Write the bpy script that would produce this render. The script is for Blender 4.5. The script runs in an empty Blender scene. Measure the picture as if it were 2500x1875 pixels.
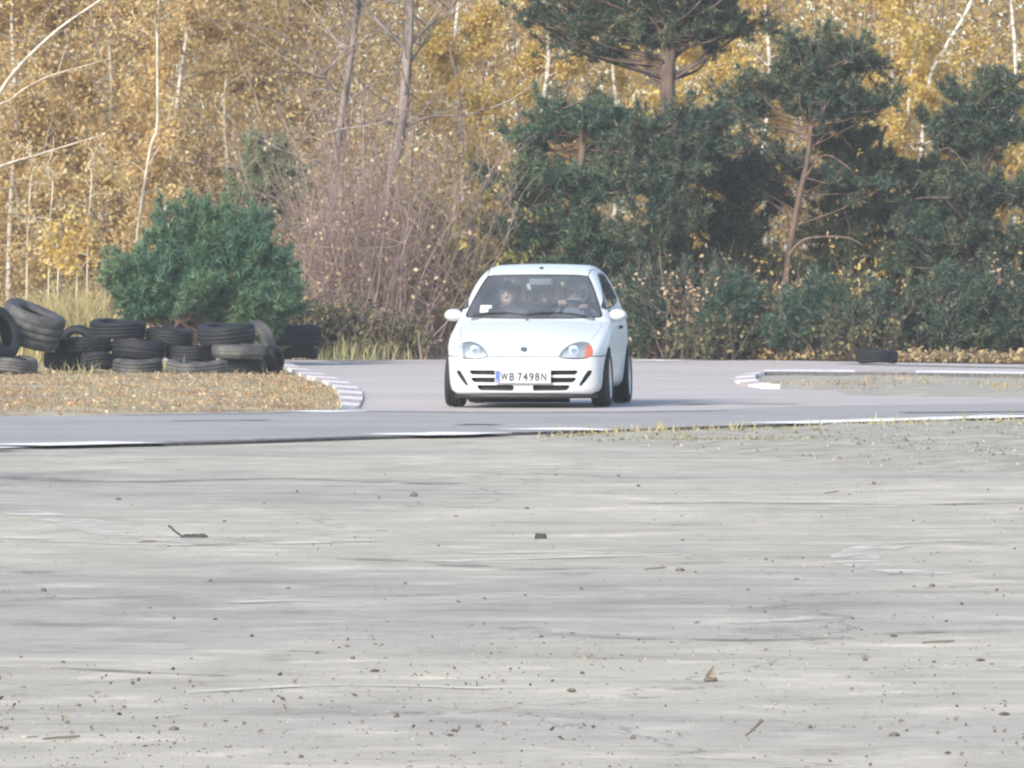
import bpy, bmesh, math, random
import numpy as np
from mathutils import Vector, Matrix
random.seed(7)
rng = np.random.default_rng(11)
SC = bpy.context.scene
COL = SC.collection

# ------------------------------------------------------------------ camera, sky, sun, exposure
FPX, YH, CXP, CYP, HC = 20400.0, 635.0, 1250.0, 937.5, 1.43
TH = math.atan((CYP - YH) / FPX)
cam_d = bpy.data.cameras.new('camera')
cam = bpy.data.objects.new('camera', cam_d)
COL.objects.link(cam)
cam.location = (0, 0, HC)
cam.rotation_euler = (math.pi / 2 - TH, 0, 0)
cam_d.sensor_width = 36.0
cam_d.lens = FPX / 2500 * 36.0
cam_d.clip_start = 0.5
cam_d.clip_end = 6000
SC.camera = cam

SUN_EL, SUN_AZ = math.radians(27), math.radians(-150)      # azimuth from +Y clockwise: behind the camera, to the left
world = bpy.data.worlds.new('World')
SC.world = world
world.use_nodes = True
wn = world.node_tree.nodes
wl = world.node_tree.links
sky = wn.new('ShaderNodeTexSky')
sky.sky_type = 'NISHITA'
sky.sun_disc = False
sky.sun_elevation = SUN_EL
sky.sun_rotation = SUN_AZ
sky.altitude = 100
sky.air_density = 1.0
sky.dust_density = 1.6
sky.ozone_density = 1.0
bg = wn['Background']
wl.new(sky.outputs[0], bg.inputs[0])
bg.inputs[1].default_value = 0.15
sun_d = bpy.data.lights.new('sun', 'SUN')
sun_d.energy = 2.7
sun_d.angle = math.radians(16)
sun_d.color = (1.0, 0.92, 0.81)
sun = bpy.data.objects.new('sun', sun_d)
COL.objects.link(sun)
sdir = Vector((math.sin(SUN_AZ) * math.cos(SUN_EL), math.cos(SUN_AZ) * math.cos(SUN_EL), math.sin(SUN_EL)))
sun.rotation_euler = (-sdir).to_track_quat('-Z', 'Y').to_euler()
sun.location = sdir * 60
vs = SC.view_settings
vs.view_transform = 'Standard'
vs.look = 'None'
vs.gamma = 1.0
vs.use_curve_mapping = False
vs.exposure = 0.95
SC.cycles.filter_width = 2.3

# ------------------------------------------------------------------ pixel <-> place
def ray(px, py):
    dx, dy = px - CXP, CYP - py
    return np.array([dx, FPX * math.cos(TH) + dy * math.sin(TH), -FPX * math.sin(TH) + dy * math.cos(TH)])
def G(px, py, z=0.0):                      # where a pixel's sight line meets the plane z
    d = ray(px, py)
    t = (z - HC) / d[2]
    return np.array([d[0] * t, d[1] * t, z])
def W(px, py, Y):                          # the point on a pixel's sight line at the distance Y
    d = ray(px, py)
    t = Y / d[1]
    return np.array([d[0] * t, Y, HC + d[2] * t])

# ------------------------------------------------------------------ mesh helpers
def mesh_np(name, V, F, mats, parent=None, smooth=True, loc=None, normals=None, midx=None):
    """V (n,3), F list of (m,k) arrays -> one mesh object"""
    V = np.asarray(V, np.float32)
    if not isinstance(F, list):
        F = [F]
    F = [np.asarray(f, np.int32) for f in F if len(f)]
    me = bpy.data.meshes.new(name)
    me.vertices.add(len(V))
    me.vertices.foreach_set('co', V.ravel())
    nl = sum(f.size for f in F)
    npoly = sum(len(f) for f in F)
    me.loops.add(nl)
    me.polygons.add(npoly)
    me.loops.foreach_set('vertex_index', np.concatenate([f.ravel() for f in F]))
    tot = np.concatenate([np.full(len(f), f.shape[1], np.int32) for f in F])
    st = np.concatenate([[0], np.cumsum(tot)[:-1]]).astype(np.int32)
    me.polygons.foreach_set('loop_start', st)
    me.polygons.foreach_set('loop_total', tot)
    if midx is not None:
        me.polygons.foreach_set('material_index', np.asarray(midx, np.int32))
    me.update(calc_edges=True)
    me.polygons.foreach_set('use_smooth', np.full(npoly, smooth, dtype=bool))
    if normals is not None:
        me.normals_split_custom_set_from_vertices(np.asarray(normals, np.float32))
    for m in (mats if isinstance(mats, (list, tuple)) else [mats]):
        me.materials.append(m)
    o = bpy.data.objects.new(name, me)
    COL.objects.link(o)
    if parent:
        o.parent = parent
    if loc is not None:
        o.location = loc
    return o
def tag(o, label=None, cat=None, group=None, kind=None):
    if label: o['label'] = label
    if cat: o['category'] = cat
    if group: o['group'] = group
    if kind: o['kind'] = kind
    return o
def empty(name, loc, label=None, cat=None, group=None, rz=0.0):
    o = bpy.data.objects.new(name, None)
    o.empty_display_size = 0.2
    COL.objects.link(o)
    o.location = loc
    o.rotation_euler = (0, 0, rz)
    return tag(o, label, cat, group)
class Acc:
    """collects shapes into one V / F"""
    def __init__(s): s.V, s.F, s.n = [], {}, 0
    def add(s, V, F):
        V = np.asarray(V, float).reshape(-1, 3)
        F = np.asarray(F, int)
        s.F.setdefault(F.shape[1], []).append(F + s.n)
        s.V.append(V)
        s.n += len(V)
    def box(s, x0, x1, y0, y1, z0, z1):
        V = [(x, y, z) for z in (z0, z1) for y in (y0, y1) for x in (x0, x1)]
        s.add(V, [(0, 2, 3, 1), (4, 5, 7, 6), (0, 1, 5, 4), (2, 6, 7, 3), (0, 4, 6, 2), (1, 3, 7, 5)])
    def tube(s, P, R, n=6, cap=True):
        P = np.asarray(P, float)
        R = np.broadcast_to(np.asarray(R, float), (len(P),))
        T = np.gradient(P, axis=0)
        T /= np.linalg.norm(T, axis=1)[:, None] + 1e-9
        up = np.array([0, 0, 1.0]) if abs(T[:, 2]).mean() < 0.8 else np.array([1.0, 0, 0])
        A = np.cross(T, up); A /= np.linalg.norm(A, axis=1)[:, None] + 1e-9
        B = np.cross(T, A)
        a = np.arange(n) * 2 * math.pi / n
        V = P[:, None, :] + R[:, None, None] * (np.cos(a)[None, :, None] * A[:, None, :] + np.sin(a)[None, :, None] * B[:, None, :])
        m = len(P)
        i = np.arange(m - 1)[:, None] * n; j = np.arange(n)[None, :]; k = (j + 1) % n
        F = np.stack([i + j, i + k, i + n + k, i + n + j], -1).reshape(-1, 4)
        s.add(V.reshape(-1, 3), F)
        if cap:
            for base in (0, (m - 1) * n):
                c = V.reshape(-1, 3)[base:base + n]
                s.add(np.vstack([c, c.mean(0)]), [(q, (q + 1) % n, n) for q in range(n)])
    def lathe(s, prof, n=32, closed=True, M=None):
        """profile [(radius, axial)] turned about the x axis"""
        prof = np.asarray(prof, float)
        a = np.arange(n) * 2 * math.pi / n
        V = np.stack([np.broadcast_to(prof[:, 1][:, None], (len(prof), n)), prof[:, 0][:, None] * np.cos(a), prof[:, 0][:, None] * np.sin(a)], -1)
        m = len(prof)
        r = np.arange(m if closed else m - 1)[:, None]; r2 = (r + 1) % m
        j = np.arange(n)[None, :]; k = (j + 1) % n
        F = np.stack([r * n + j, r * n + k, r2 * n + k, r2 * n + j], -1).reshape(-1, 4)
        V = V.reshape(-1, 3)
        if M is not None: V = V @ np.asarray(M).T
        s.add(V, F)
    def build(s, name, mats, parent=None, smooth=True, loc=None):
        return mesh_np(name, np.concatenate(s.V), [np.concatenate(f) for f in s.F.values()], mats, parent, smooth, loc)
def copy_tree(o, parent=None):
    c = o.copy()
    COL.objects.link(c)
    c.parent = parent
    for ch in list(o.children):
        copy_tree(ch, c)
    return c
def smooth_poly(P, n=8, closed=False):
    """Catmull-Rom through the points"""
    P = np.asarray(P, float)
    out = []
    m = len(P)
    for i in range(m if closed else m - 1):
        p0 = P[(i - 1) % m] if closed or i > 0 else 2 * P[0] - P[1]
        p1 = P[i]; p2 = P[(i + 1) % m]
        p3 = P[(i + 2) % m] if closed or i + 2 < m else 2 * P[-1] - P[-2]
        for t in np.arange(n) / n:
            out.append(0.5 * (2 * p1 + (p2 - p0) * t + (2 * p0 - 5 * p1 + 4 * p2 - p3) * t * t + (3 * p1 - p0 - 3 * p2 + p3) * t ** 3))
    if not closed: out.append(P[-1])
    return np.array(out)
def inside(poly, x, y):
    poly = np.asarray(poly, float)[:, :2]
    r = np.zeros(np.shape(x), bool)
    for (x0, y0), (x1, y1) in zip(poly, np.roll(poly, -1, 0)):
        c = ((y0 > y) != (y1 > y)) & (x < (x1 - x0) * (y - y0) / (y1 - y0 + 1e-12) + x0)
        r ^= c
    return r
def vnoise(x, y, seed=0, octaves=3):
    """cheap smooth value noise in the ground plane"""
    t = 0; a = 1.0; f = 1.0
    for o in range(octaves):
        xs, ys = x * f + seed * 7.3 + o * 19.1, y * f - seed * 3.7 + o * 11.7
        i, j = np.floor(xs), np.floor(ys)
        u, v = xs - i, ys - j
        u = u * u * (3 - 2 * u); v = v * v * (3 - 2 * v)
        h = lambda p, q: np.modf(np.abs(np.sin(p * 127.1 + q * 311.7) * 43758.5453))[0]
        t = t + a * ((h(i, j) * (1 - u) + h(i + 1, j) * u) * (1 - v) + (h(i, j + 1) * (1 - u) + h(i + 1, j + 1) * u) * v - 0.5)
        a *= 0.5; f *= 2.1
    return t

# ------------------------------------------------------------------ materials
def new_mat(name):
    m = bpy.data.materials.new(name)
    m.use_nodes = True
    return m, m.node_tree.nodes, m.node_tree.links, m.node_tree.nodes['Principled BSDF']
def c4(c): return (c[0], c[1], c[2], 1.0)
def ramp(n, stops, interp='LINEAR'):
    r = n.new('ShaderNodeValToRGB')
    e = r.color_ramp.elements
    r.color_ramp.interpolation = interp
    while len(e) < len(stops): e.new(0.5)
    for q, (p, c) in zip(e, stops):
        q.position = p
        q.color = c4(c) if not isinstance(c, (int, float)) else (c, c, c, 1)
    return r
def noise(n, l, scale, detail=4, rough=0.55, vec=None, dist=0.0):
    t = n.new('ShaderNodeTexNoise')
    t.inputs['Scale'].default_value = scale
    t.inputs['Detail'].default_value = detail
    t.inputs['Roughness'].default_value = rough
    t.inputs['Distortion'].default_value = dist
    if vec is not None: l.new(vec, t.inputs['Vector'])
    return t
def mixc(n, l, fac, a, b, mode='MIX'):
    m = n.new('ShaderNodeMix')
    m.data_type = 'RGBA'; m.blend_type = mode
    for s, v in ((m.inputs[0], fac), (m.inputs[6], a), (m.inputs[7], b)):
        if isinstance(v, (int, float)): s.default_value = v
        elif isinstance(v, tuple): s.default_value = c4(v)
        else: l.new(v, s)
    return m.outputs[2]
def bump(n, l, b, h, strength=0.3, dist=0.01):
    q = n.new('ShaderNodeBump')
    q.inputs['Strength'].default_value = strength
    q.inputs['Distance'].default_value = dist
    l.new(h, q.inputs['Height'])
    l.new(q.outputs[0], b.inputs['Normal'])
def plain(name, col, rough=0.6, metal=0.0, var=0.12, scale=8.0, spec=0.5, coat=0.0, bmp=0.0):
    m, n, l, b = new_mat(name)
    tc = n.new('ShaderNodeTexCoord')
    t = noise(n, l, scale, 5, vec=tc.outputs['Object'])
    r = ramp(n, [(0.3, tuple(c * (1 - var) for c in col)), (0.7, tuple(min(1, c * (1 + var)) for c in col))])
    l.new(t.outputs['Fac'], r.inputs[0])
    l.new(r.outputs[0], b.inputs['Base Color'])
    b.inputs['Roughness'].default_value = rough
    b.inputs['Metallic'].default_value = metal
    b.inputs['Specular IOR Level'].default_value = spec
    b.inputs['Coat Weight'].default_value = coat
    b.inputs['Coat Roughness'].default_value = 0.08
    if bmp: bump(n, l, b, noise(n, l, scale * 6, 3, vec=tc.outputs['Object']).outputs['Fac'], bmp, 0.01)
    return m
def island_mat(name, stops, rough=0.7, transl=0.3, noise_stops=None, nscale=0.3, spec=0.25):
    """foliage and litter: each leaf, needle or blade takes its own colour; noise_stops shifts whole clumps"""
    m, n, l, b = new_mat(name)
    g = n.new('ShaderNodeNewGeometry')
    r = ramp(n, stops)
    l.new(g.outputs['Random Per Island'], r.inputs[0])
    col = r.outputs[0]
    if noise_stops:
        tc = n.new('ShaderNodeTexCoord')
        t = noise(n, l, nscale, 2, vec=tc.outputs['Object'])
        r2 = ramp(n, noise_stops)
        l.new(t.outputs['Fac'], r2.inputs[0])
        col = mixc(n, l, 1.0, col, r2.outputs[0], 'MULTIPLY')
    l.new(col, b.inputs['Base Color'])
    b.inputs['Roughness'].default_value = rough
    b.inputs['Specular IOR Level'].default_value = spec
    if transl:
        tr = n.new('ShaderNodeBsdfTranslucent')
        l.new(col, tr.inputs[0])
        mx = n.new('ShaderNodeMixShader')
        mx.inputs[0].default_value = transl
        l.new(b.outputs[0], mx.inputs[1]); l.new(tr.outputs[0], mx.inputs[2])
        l.new(mx.outputs[0], n['Material Output'].inputs[0])
    return m
def glass_mat(name, tint, refl=1.5, rough=0.02, dust_sky_tint=0.0):
    m, n, l, b = new_mat(name)
    t = n.new('ShaderNodeBsdfTransparent'); t.inputs[0].default_value = c4(tint)
    g = n.new('ShaderNodeBsdfGlossy'); g.inputs['Roughness'].default_value = rough
    f = n.new('ShaderNodeFresnel'); f.inputs[0].default_value = refl
    mx = n.new('ShaderNodeMixShader')
    l.new(f.outputs[0], mx.inputs[0]); l.new(t.outputs[0], mx.inputs[1]); l.new(g.outputs[0], mx.inputs[2])
    out = mx.outputs[0]
    if dust_sky_tint:                                # thin dusty film; its blue tint paints in the sky's milky reflection
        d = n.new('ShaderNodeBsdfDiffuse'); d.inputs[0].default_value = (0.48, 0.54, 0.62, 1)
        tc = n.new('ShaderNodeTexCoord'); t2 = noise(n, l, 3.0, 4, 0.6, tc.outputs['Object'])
        r2 = ramp(n, [(0.3, dust_sky_tint * 0.75), (0.7, dust_sky_tint * 1.3)]); l.new(t2.outputs[0], r2.inputs[0])
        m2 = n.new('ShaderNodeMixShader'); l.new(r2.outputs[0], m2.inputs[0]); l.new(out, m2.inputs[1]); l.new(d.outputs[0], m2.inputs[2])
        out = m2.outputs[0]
    l.new(out, n['Material Output'].inputs[0])
    return m

# ------------------------------------------------------------------ ground, tarmac, verges
def mat_concrete():
    m, n, l, b = new_mat('old_concrete')
    tc = n.new('ShaderNodeTexCoord'); v = tc.outputs['Object']
    big = noise(n, l, 0.16, 4, 0.6, v, 0.6)
    mid = noise(n, l, 0.9, 5, 0.65, v, 0.8)
    fine = noise(n, l, 14, 4, 0.7, v)
    grain = noise(n, l, 90, 3, 0.7, v)
    r = ramp(n, [(0.33, (0.375, 0.352, 0.317)), (0.44, (0.43, 0.40, 0.348)), (0.56, (0.47, 0.435, 0.364)), (0.70, (0.535, 0.495, 0.42))])
    l.new(big.outputs[0], r.inputs[0])
    r2 = ramp(n, [(0.32, (0.74, 0.74, 0.75)), (0.45, (0.96, 0.96, 0.96)), (0.57, (1.0, 1.0, 1.0)), (0.68, (1.24, 1.23, 1.22))])
    l.new(mid.outputs[0], r2.inputs[0])
    c = mixc(n, l, 1.0, r.outputs[0], r2.outputs[0], 'MULTIPLY')
    r3 = ramp(n, [(0.30, 0.52), (0.44, 1.0), (0.58, 1.0), (0.74, 1.32)])
    l.new(fine.outputs[0], r3.inputs[0])
    c = mixc(n, l, 0.65, c, r3.outputs[0], 'MULTIPLY')
    r4 = ramp(n, [(0.3, 0.8), (0.7, 1.15)])
    l.new(grain.outputs[0], r4.inputs[0])
    c = mixc(n, l, 0.8, c, r4.outputs[0], 'MULTIPLY')
    # pale scuffs and dark rubbed patches, some dragged one way by turning tyres
    sc = noise(n, l, 1.9, 6, 0.62, v, 0.5)
    rs_ = ramp(n, [(0.36, (0.83, 0.825, 0.83)), (0.43, (0.97, 0.97, 0.97)), (0.55, (1.0, 1.0, 1.0)), (0.60, (1.13, 1.13, 1.12)), (0.68, (1.32, 1.31, 1.29))])
    l.new(sc.outputs[0], rs_.inputs[0])
    c = mixc(n, l, 0.85, c, rs_.outputs[0], 'MULTIPLY')
    mp = n.new('ShaderNodeMapping'); mp.inputs['Rotation'].default_value = (0, 0, math.radians(24)); mp.inputs['Scale'].default_value = (0.35, 3.2, 1)
    l.new(v, mp.inputs[0])
    dr = noise(n, l, 0.8, 5, 0.6, mp.outputs[0], 0.9)
    rd = ramp(n, [(0.38, (0.90, 0.90, 0.905)), (0.47, (1, 1, 1)), (0.60, (1, 1, 1)), (0.66, (1.16, 1.16, 1.15))])
    l.new(dr.outputs[0], rd.inputs[0])
    c = mixc(n, l, 0.9, c, rd.outputs[0], 'MULTIPLY')
    # hairline cracks, wandering
    wv = n.new('ShaderNodeVectorMath'); wv.operation = 'MULTIPLY_ADD'
    l.new(noise(n, l, 1.3, 4, 0.6, v).outputs['Color'], wv.inputs[0]); wv.inputs[1].default_value = (1.2, 1.2, 0); l.new(v, wv.inputs[2])
    vo = n.new('ShaderNodeTexVoronoi'); vo.feature = 'DISTANCE_TO_EDGE'; vo.inputs['Scale'].default_value = 0.22
    l.new(wv.outputs[0], vo.inputs['Vector'])
    rc = ramp(n, [(0.0, 0.4), (0.0022, 0.6), (0.0036, 1.0)])
    l.new(vo.outputs[0], rc.inputs[0])
    c = mixc(n, l, 0.8, c, rc.outputs[0], 'MULTIPLY')
    l.new(c, b.inputs['Base Color'])
    b.inputs['Roughness'].default_value = 0.92
    b.inputs['Specular IOR Level'].default_value = 0.15
    h = n.new('ShaderNodeMath'); h.operation = 'ADD'
    l.new(fine.outputs[0], h.inputs[0]); l.new(grain.outputs[0], h.inputs[1])
    bump(n, l, b, h.outputs[0], 0.45, 0.012)
    return m
def mat_tarmac(name, a, bcol, seedscale=0.35):
    m, n, l, b = new_mat(name)
    tc = n.new('ShaderNodeTexCoord'); v = tc.outputs['Object']
    mp = n.new('ShaderNodeMapping'); mp.inputs['Rotation'].default_value = (0, 0, math.radians(42)); mp.inputs['Scale'].default_value = (0.25, 1.6, 1)
    l.new(v, mp.inputs[0])
    lane = noise(n, l, 0.7, 4, 0.6, mp.outputs[0], 0.3)
    big = noise(n, l, seedscale, 4, 0.6, v, 0.4)
    mx = n.new('ShaderNodeMath'); mx.operation = 'ADD'
    l.new(lane.outputs[0], mx.inputs[0]); l.new(big.outputs[0], mx.inputs[1])
    r = ramp(n, [(0.36, a), (0.64, bcol)])
    hf = n.new('ShaderNodeMath'); hf.operation = 'MULTIPLY'; hf.inputs[1].default_value = 0.5
    l.new(mx.outputs[0], hf.inputs[0]); l.new(hf.outputs[0], r.inputs[0])
    g = noise(n, l, 60, 4, 0.75, v)
    r2 = ramp(n, [(0.3, 0.7), (0.7, 1.3)])
    l.new(g.outputs[0], r2.inputs[0])
    c = mixc(n, l, 0.8, r.outputs[0], r2.outputs[0], 'MULTIPLY')
    l.new(c, b.inputs['Base Color'])
    b.inputs['Roughness'].default_value = 0.85
    b.inputs['Specular IOR Level'].default_value = 0.25
    bump(n, l, b, g.outputs[0], 0.4, 0.01)
    return m
def mat_worn_paint(name, col, under, keep=0.5):
    m, n, l, b = new_mat(name)
    tc = n.new('ShaderNodeTexCoord'); v = tc.outputs['Object']
    t = noise(n, l, 6, 5, 0.7, v)
    r = ramp(n, [(keep - 0.12, (0, 0, 0)), (keep + 0.08, (1, 1, 1))])
    l.new(t.outputs[0], r.inputs[0])
    g = noise(n, l, 40, 3, 0.7, v)
    r2 = ramp(n, [(0.3, 0.82), (0.7, 1.1)])
    l.new(g.outputs[0], r2.inputs[0])
    c = mixc(n, l, r.outputs[0], col, under)
    c = mixc(n, l, 1.0, c, r2.outputs[0], 'MULTIPLY')
    l.new(c, b.inputs['Base Color'])
    b.inputs['Roughness'].default_value = 0.8
    b.inputs['Specular IOR Level'].default_value = 0.25
    return m
M_CONC = mat_concrete()
M_PAD = mat_tarmac('pale_worn_tarmac', (0.40, 0.368, 0.35), (0.50, 0.455, 0.43))
M_TRACK = mat_tarmac('grey_tarmac', (0.275, 0.267, 0.262), (0.37, 0.353, 0.34))
M_WHITE_LINE = mat_worn_paint('worn_white_paint', (0.84, 0.83, 0.82), (0.42, 0.40, 0.40), 0.74)
M_FAINT_LINE = mat_worn_paint('faint_white_paint', (0.46, 0.45, 0.45), (0.26, 0.25, 0.255), 0.5)
M_KERB_W = mat_worn_paint('kerb_white', (0.82, 0.79, 0.79), (0.46, 0.42, 0.415), 0.60)
M_KERB_R = mat_worn_paint('kerb_faded_red', (0.50, 0.385, 0.37), (0.40, 0.365, 0.355), 0.48)
M_EDGE = plain('broken_tarmac_edge', (0.10, 0.098, 0.098), 0.95, var=0.4, scale=20, spec=0.1)
M_FLOOR = plain('forest_floor', (0.105, 0.082, 0.05), 0.95, var=0.5, scale=1.6, spec=0.1)
def mat_straw():
    m, n, l, b = new_mat('matted_straw')
    tc = n.new('ShaderNodeTexCoord'); v = tc.outputs['Object']
    t = noise(n, l, 1.6, 6, 0.68, v, 0.6)
    r = ramp(n, [(0.34, (0.20, 0.155, 0.115)), (0.45, (0.31, 0.245, 0.175)), (0.54, (0.40, 0.345, 0.24)), (0.66, (0.47, 0.425, 0.31))])
    l.new(t.outputs[0], r.inputs[0])
    f = noise(n, l, 30, 4, 0.7, v)
    r2 = ramp(n, [(0.3, 0.7), (0.7, 1.25)]); l.new(f.outputs[0], r2.inputs[0])
    l.new(mixc(n, l, 0.9, r.outputs[0], r2.outputs[0], 'MULTIPLY'), b.inputs['Base Color'])
    b.inputs['Roughness'].default_value = 0.95; b.inputs['Specular IOR Level'].default_value = 0.1
    bump(n, l, b, f.outputs[0], 0.6, 0.02)
    return m
M_SOIL = mat_straw()
M_GRAVEL = plain('grey_gravel_soil', (0.35, 0.33, 0.28), 0.95, var=0.28, scale=3.0, spec=0.1, bmp=0.5)

def sheet(name, pts, z, mat, label, kind='structure', cat=None, thick=0.0, side=None):
    pts = np.asarray(pts, float)
    n = len(pts)
    V = np.column_stack([pts[:, 0], pts[:, 1], np.full(n, z)])
    a2 = np.sum(pts[:, 0] * np.roll(pts[:, 1], -1) - np.roll(pts[:, 0], -1) * pts[:, 1])
    idx = list(range(n)) if a2 > 0 else list(range(n))[::-1]
    faces = [idx]; mats = [mat]; mi = [0]
    if thick:
        V = np.vstack([V, V - [0, 0, thick]])
        for i in range(n):
            j = (i + 1) % n
            faces.append([i, j, j + n, i + n] if a2 < 0 else [j, i, i + n, j + n]); mi.append(1)
        mats = [mat, side or mat]
    me = bpy.data.meshes.new(name)
    me.from_pydata(V.tolist(), [], faces)
    me.polygons.foreach_set('material_index', mi)
    for q in mats: me.materials.append(q)
    o = bpy.data.objects.new(name, me)
    COL.objects.link(o)
    return tag(o, label, cat, kind=kind)
def gp(pix, z=0.0): return np.array([G(px, py, z)[:2] for px, py in pix])

sheet('ground', [(-3000, -40), (3000, -40), (3000, 4000), (-3000, 4000)], 0.0, M_CONC, 'pale weathered concrete ground in the foreground')
ZT = 0.022
near_edge_px = [(-700, 1114), (0, 1091), (339, 1084), (621, 1076.5), (904, 1067), (1250, 1057), (1448, 1051), (1680, 1043.5), (1877, 1037), (2180, 1027.5), (2500, 1018), (3300, 996)]
ne = gp(near_edge_px, ZT)
ne = smooth_poly(ne, 10)
# broken, slightly uneven slab edge
ne[:, 1] += 0.06 * vnoise(ne[:, 0] * 2.2, ne[:, 1] * 0.4, 3)
far_edge_px = [(3300, 899), (2500, 889), (2200, 884.5), (2000, 881.5), (1700, 876), (1545, 872), (1250, 869), (1000, 868), (830, 870.5), (600, 872), (0, 872), (-700, 872)]
fe = smooth_poly(gp(far_edge_px, ZT), 8)
fe[:, 1] += 0.5 * vnoise(fe[:, 0] * 0.9, fe[:, 1] * 0.1, 5)
sheet('tarmac_pad', np.vstack([ne, fe]), ZT, M_PAD, 'pale worn tarmac of the track behind the white car', thick=0.05, side=M_EDGE)
# the nearer, greyer lane
mid_px = [(3300, 972), (2500, 985), (2000, 992), (1650, 1003), (1200, 1006), (900, 1004), (833, 1005), (738, 1008), (500, 1011), (0, 1018), (-700, 1030)]
mid = smooth_poly(gp(mid_px, ZT), 6)
ne_in = ne.copy(); ne_in[:, 1] += 0.02
sheet('track_lane', np.vstack([ne_in, mid]), ZT + 0.004, M_TRACK, 'grey tarmac lane crossing in front of the white car')
# forest floor beyond the far edge (rises a little into the wood)
def floor_mesh():
    xs = np.linspace(-60, 60, 140); out_x = np.concatenate([[-1500, -300], xs, [300, 1500]])
    tt = np.concatenate([np.linspace(0, 60, 70), [90, 200, 900, 3500]])
    order = np.argsort(fe[:, 0])
    y0 = np.interp(out_x, fe[order, 0], fe[order, 1]) - 0.10
    X, T = np.meshgrid(out_x, tt)
    Y = y0[None, :] + T
    Z = ZT + 0.008 + np.clip(T, 0, 30) * 0.004 + 0.10 * np.clip(T / 3, 0, 1) * (0.4 + vnoise(X * 0.7, Y * 0.7, 2))
    V = np.stack([X, Y, Z], -1).reshape(-1, 3)
    w = len(out_x)
    i = np.arange(len(tt) - 1)[:, None] * w; j = np.arange(w - 1)[None, :]
    F = np.stack([i + j, i + j + 1, i + w + j + 1, i + w + j], -1).reshape(-1, 4)
    tag(mesh_np('forest_floor', V, F, M_FLOOR), 'brown forest floor under the trees beyond the track', kind='structure')
floor_mesh()
def floor_z(x, y): return ZT + 0.02

# painted lines, each dash its own flat strip
def strip(name, px0, px1, hw, z, mat, label, cat='line', group=None):
    """painted strip between two or more ground pixels, hw = half width in metres"""
    P = smooth_poly(gp(px0, z), 6) if len(px0) > 2 else gp(px0, z)
    T = np.gradient(P, axis=0); T /= np.linalg.norm(T, axis=1)[:, None]
    N = np.column_stack([-T[:, 1], T[:, 0]])
    w = hw * (1 + 0.35 * vnoise(P[:, 0] * 4, P[:, 1] * 4, 9))[:, None]
    pts = np.vstack([P + N * w, (P - N * w)[::-1]])
    o = sheet(name, pts, z, mat, label, kind=None, cat=cat)
    if group: o['group'] = group
    return o
zl = ZT + 0.008
LG = 'painted edge line of the lane'
for pts, hw, lab in (([(30, 1086), (180, 1082.5), (335, 1079)], 0.34, 'white edge line at the far left of the grey lane'),
                     ([(-40, 1093), (28, 1091)], 0.16, 'short white edge line cut by the left picture border'),
                     ([(958, 1061), (1060, 1058.5), (1172, 1055.5)], 0.36, 'white edge line dash in front of the tyre wall corner'),
                     ([(1338, 1049), (1395, 1046.5), (1450, 1046)], 0.42, 'short white edge line dash ending at the grass verge'),
                     ([(1880, 1033), (2150, 1025), (2340, 1019.5), (2520, 1014)], 0.36, 'long white edge line along the grass verge at right'),
                     ([(350, 1078.5), (600, 1072), (900, 1062.5)], 0.10, 'thin worn edge line between the two left dashes')):
    strip('edge_line', pts, None, hw, zl, M_WHITE_LINE if hw > 0.11 else M_FAINT_LINE, lab, 'line', LG)
strip('lane_line', [(900, 1003), (1250, 1005.5), (1500, 1004.5), (1760, 1001)], None, 0.20, zl, M_FAINT_LINE, 'faint white line on the tarmac just in front of the car')
strip('lane_line', [(300, 1012.5), (500, 1009.5), (690, 1007)], None, 0.16, zl, M_FAINT_LINE, 'worn white line along the dry grass island')
strip('lane_line', [(735, 1005), (790, 1003.5), (834, 1002)], None, 0.30, zl, M_WHITE_LINE, 'bright white line at the tip of the grass island')
strip('far_line', [(1546, 878), (1600, 879.5), (1660, 881)], None, 0.35, zl, M_WHITE_LINE, 'white line at the far tarmac edge right of the car')
strip('far_line', [(730, 888.5), (765, 886.5), (803, 885)], None, 0.45, zl, M_WHITE_LINE, 'white line on the tarmac beside the last tyre stack')
strip('far_line', [(833, 881), (880, 879.5), (925, 878.5)], None, 0.35, zl, M_FAINT_LINE, 'faint white line on the far tarmac left of the car')
strip('far_line', [(990, 874), (1040, 873.5), (1085, 873)], None, 0.3, zl, M_FAINT_LINE, 'faint far line touching the left edge of the car')
strip('far_line', [(2080, 887), (2300, 893), (2600, 899)], None, 0.3, zl, M_FAINT_LINE, 'faint far line running out past the lone tyre')
# dark rubber streaks and seams
M_SKID = plain('rubber_marks', (0.22, 0.21, 0.215), 0.9, var=0.3, scale=4, spec=0.15)
for k, (pts, hw, lab) in enumerate((([(2200, 1006), (2400, 1004.5), (2650, 1003)], 0.16, 'dark rubber streak on the lane at far right'),
                     ([(1660, 986), (1780, 983), (1950, 985)], 0.10, 'dark rubber streak right behind the car'),
                     ([(420, 1026), (560, 1024), (660, 1025)], 0.09, 'dark scuff on the grey lane at left'),
                     ([(1120, 1036), (1170, 1034.5), (1215, 1036)], 0.09, 'small dark scuff on the lane before the car'))):
    strip('rubber_mark', pts, None, hw, zl + 0.004, M_SKID, lab, 'skid mark', 'rubber marks on the tarmac')

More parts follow.
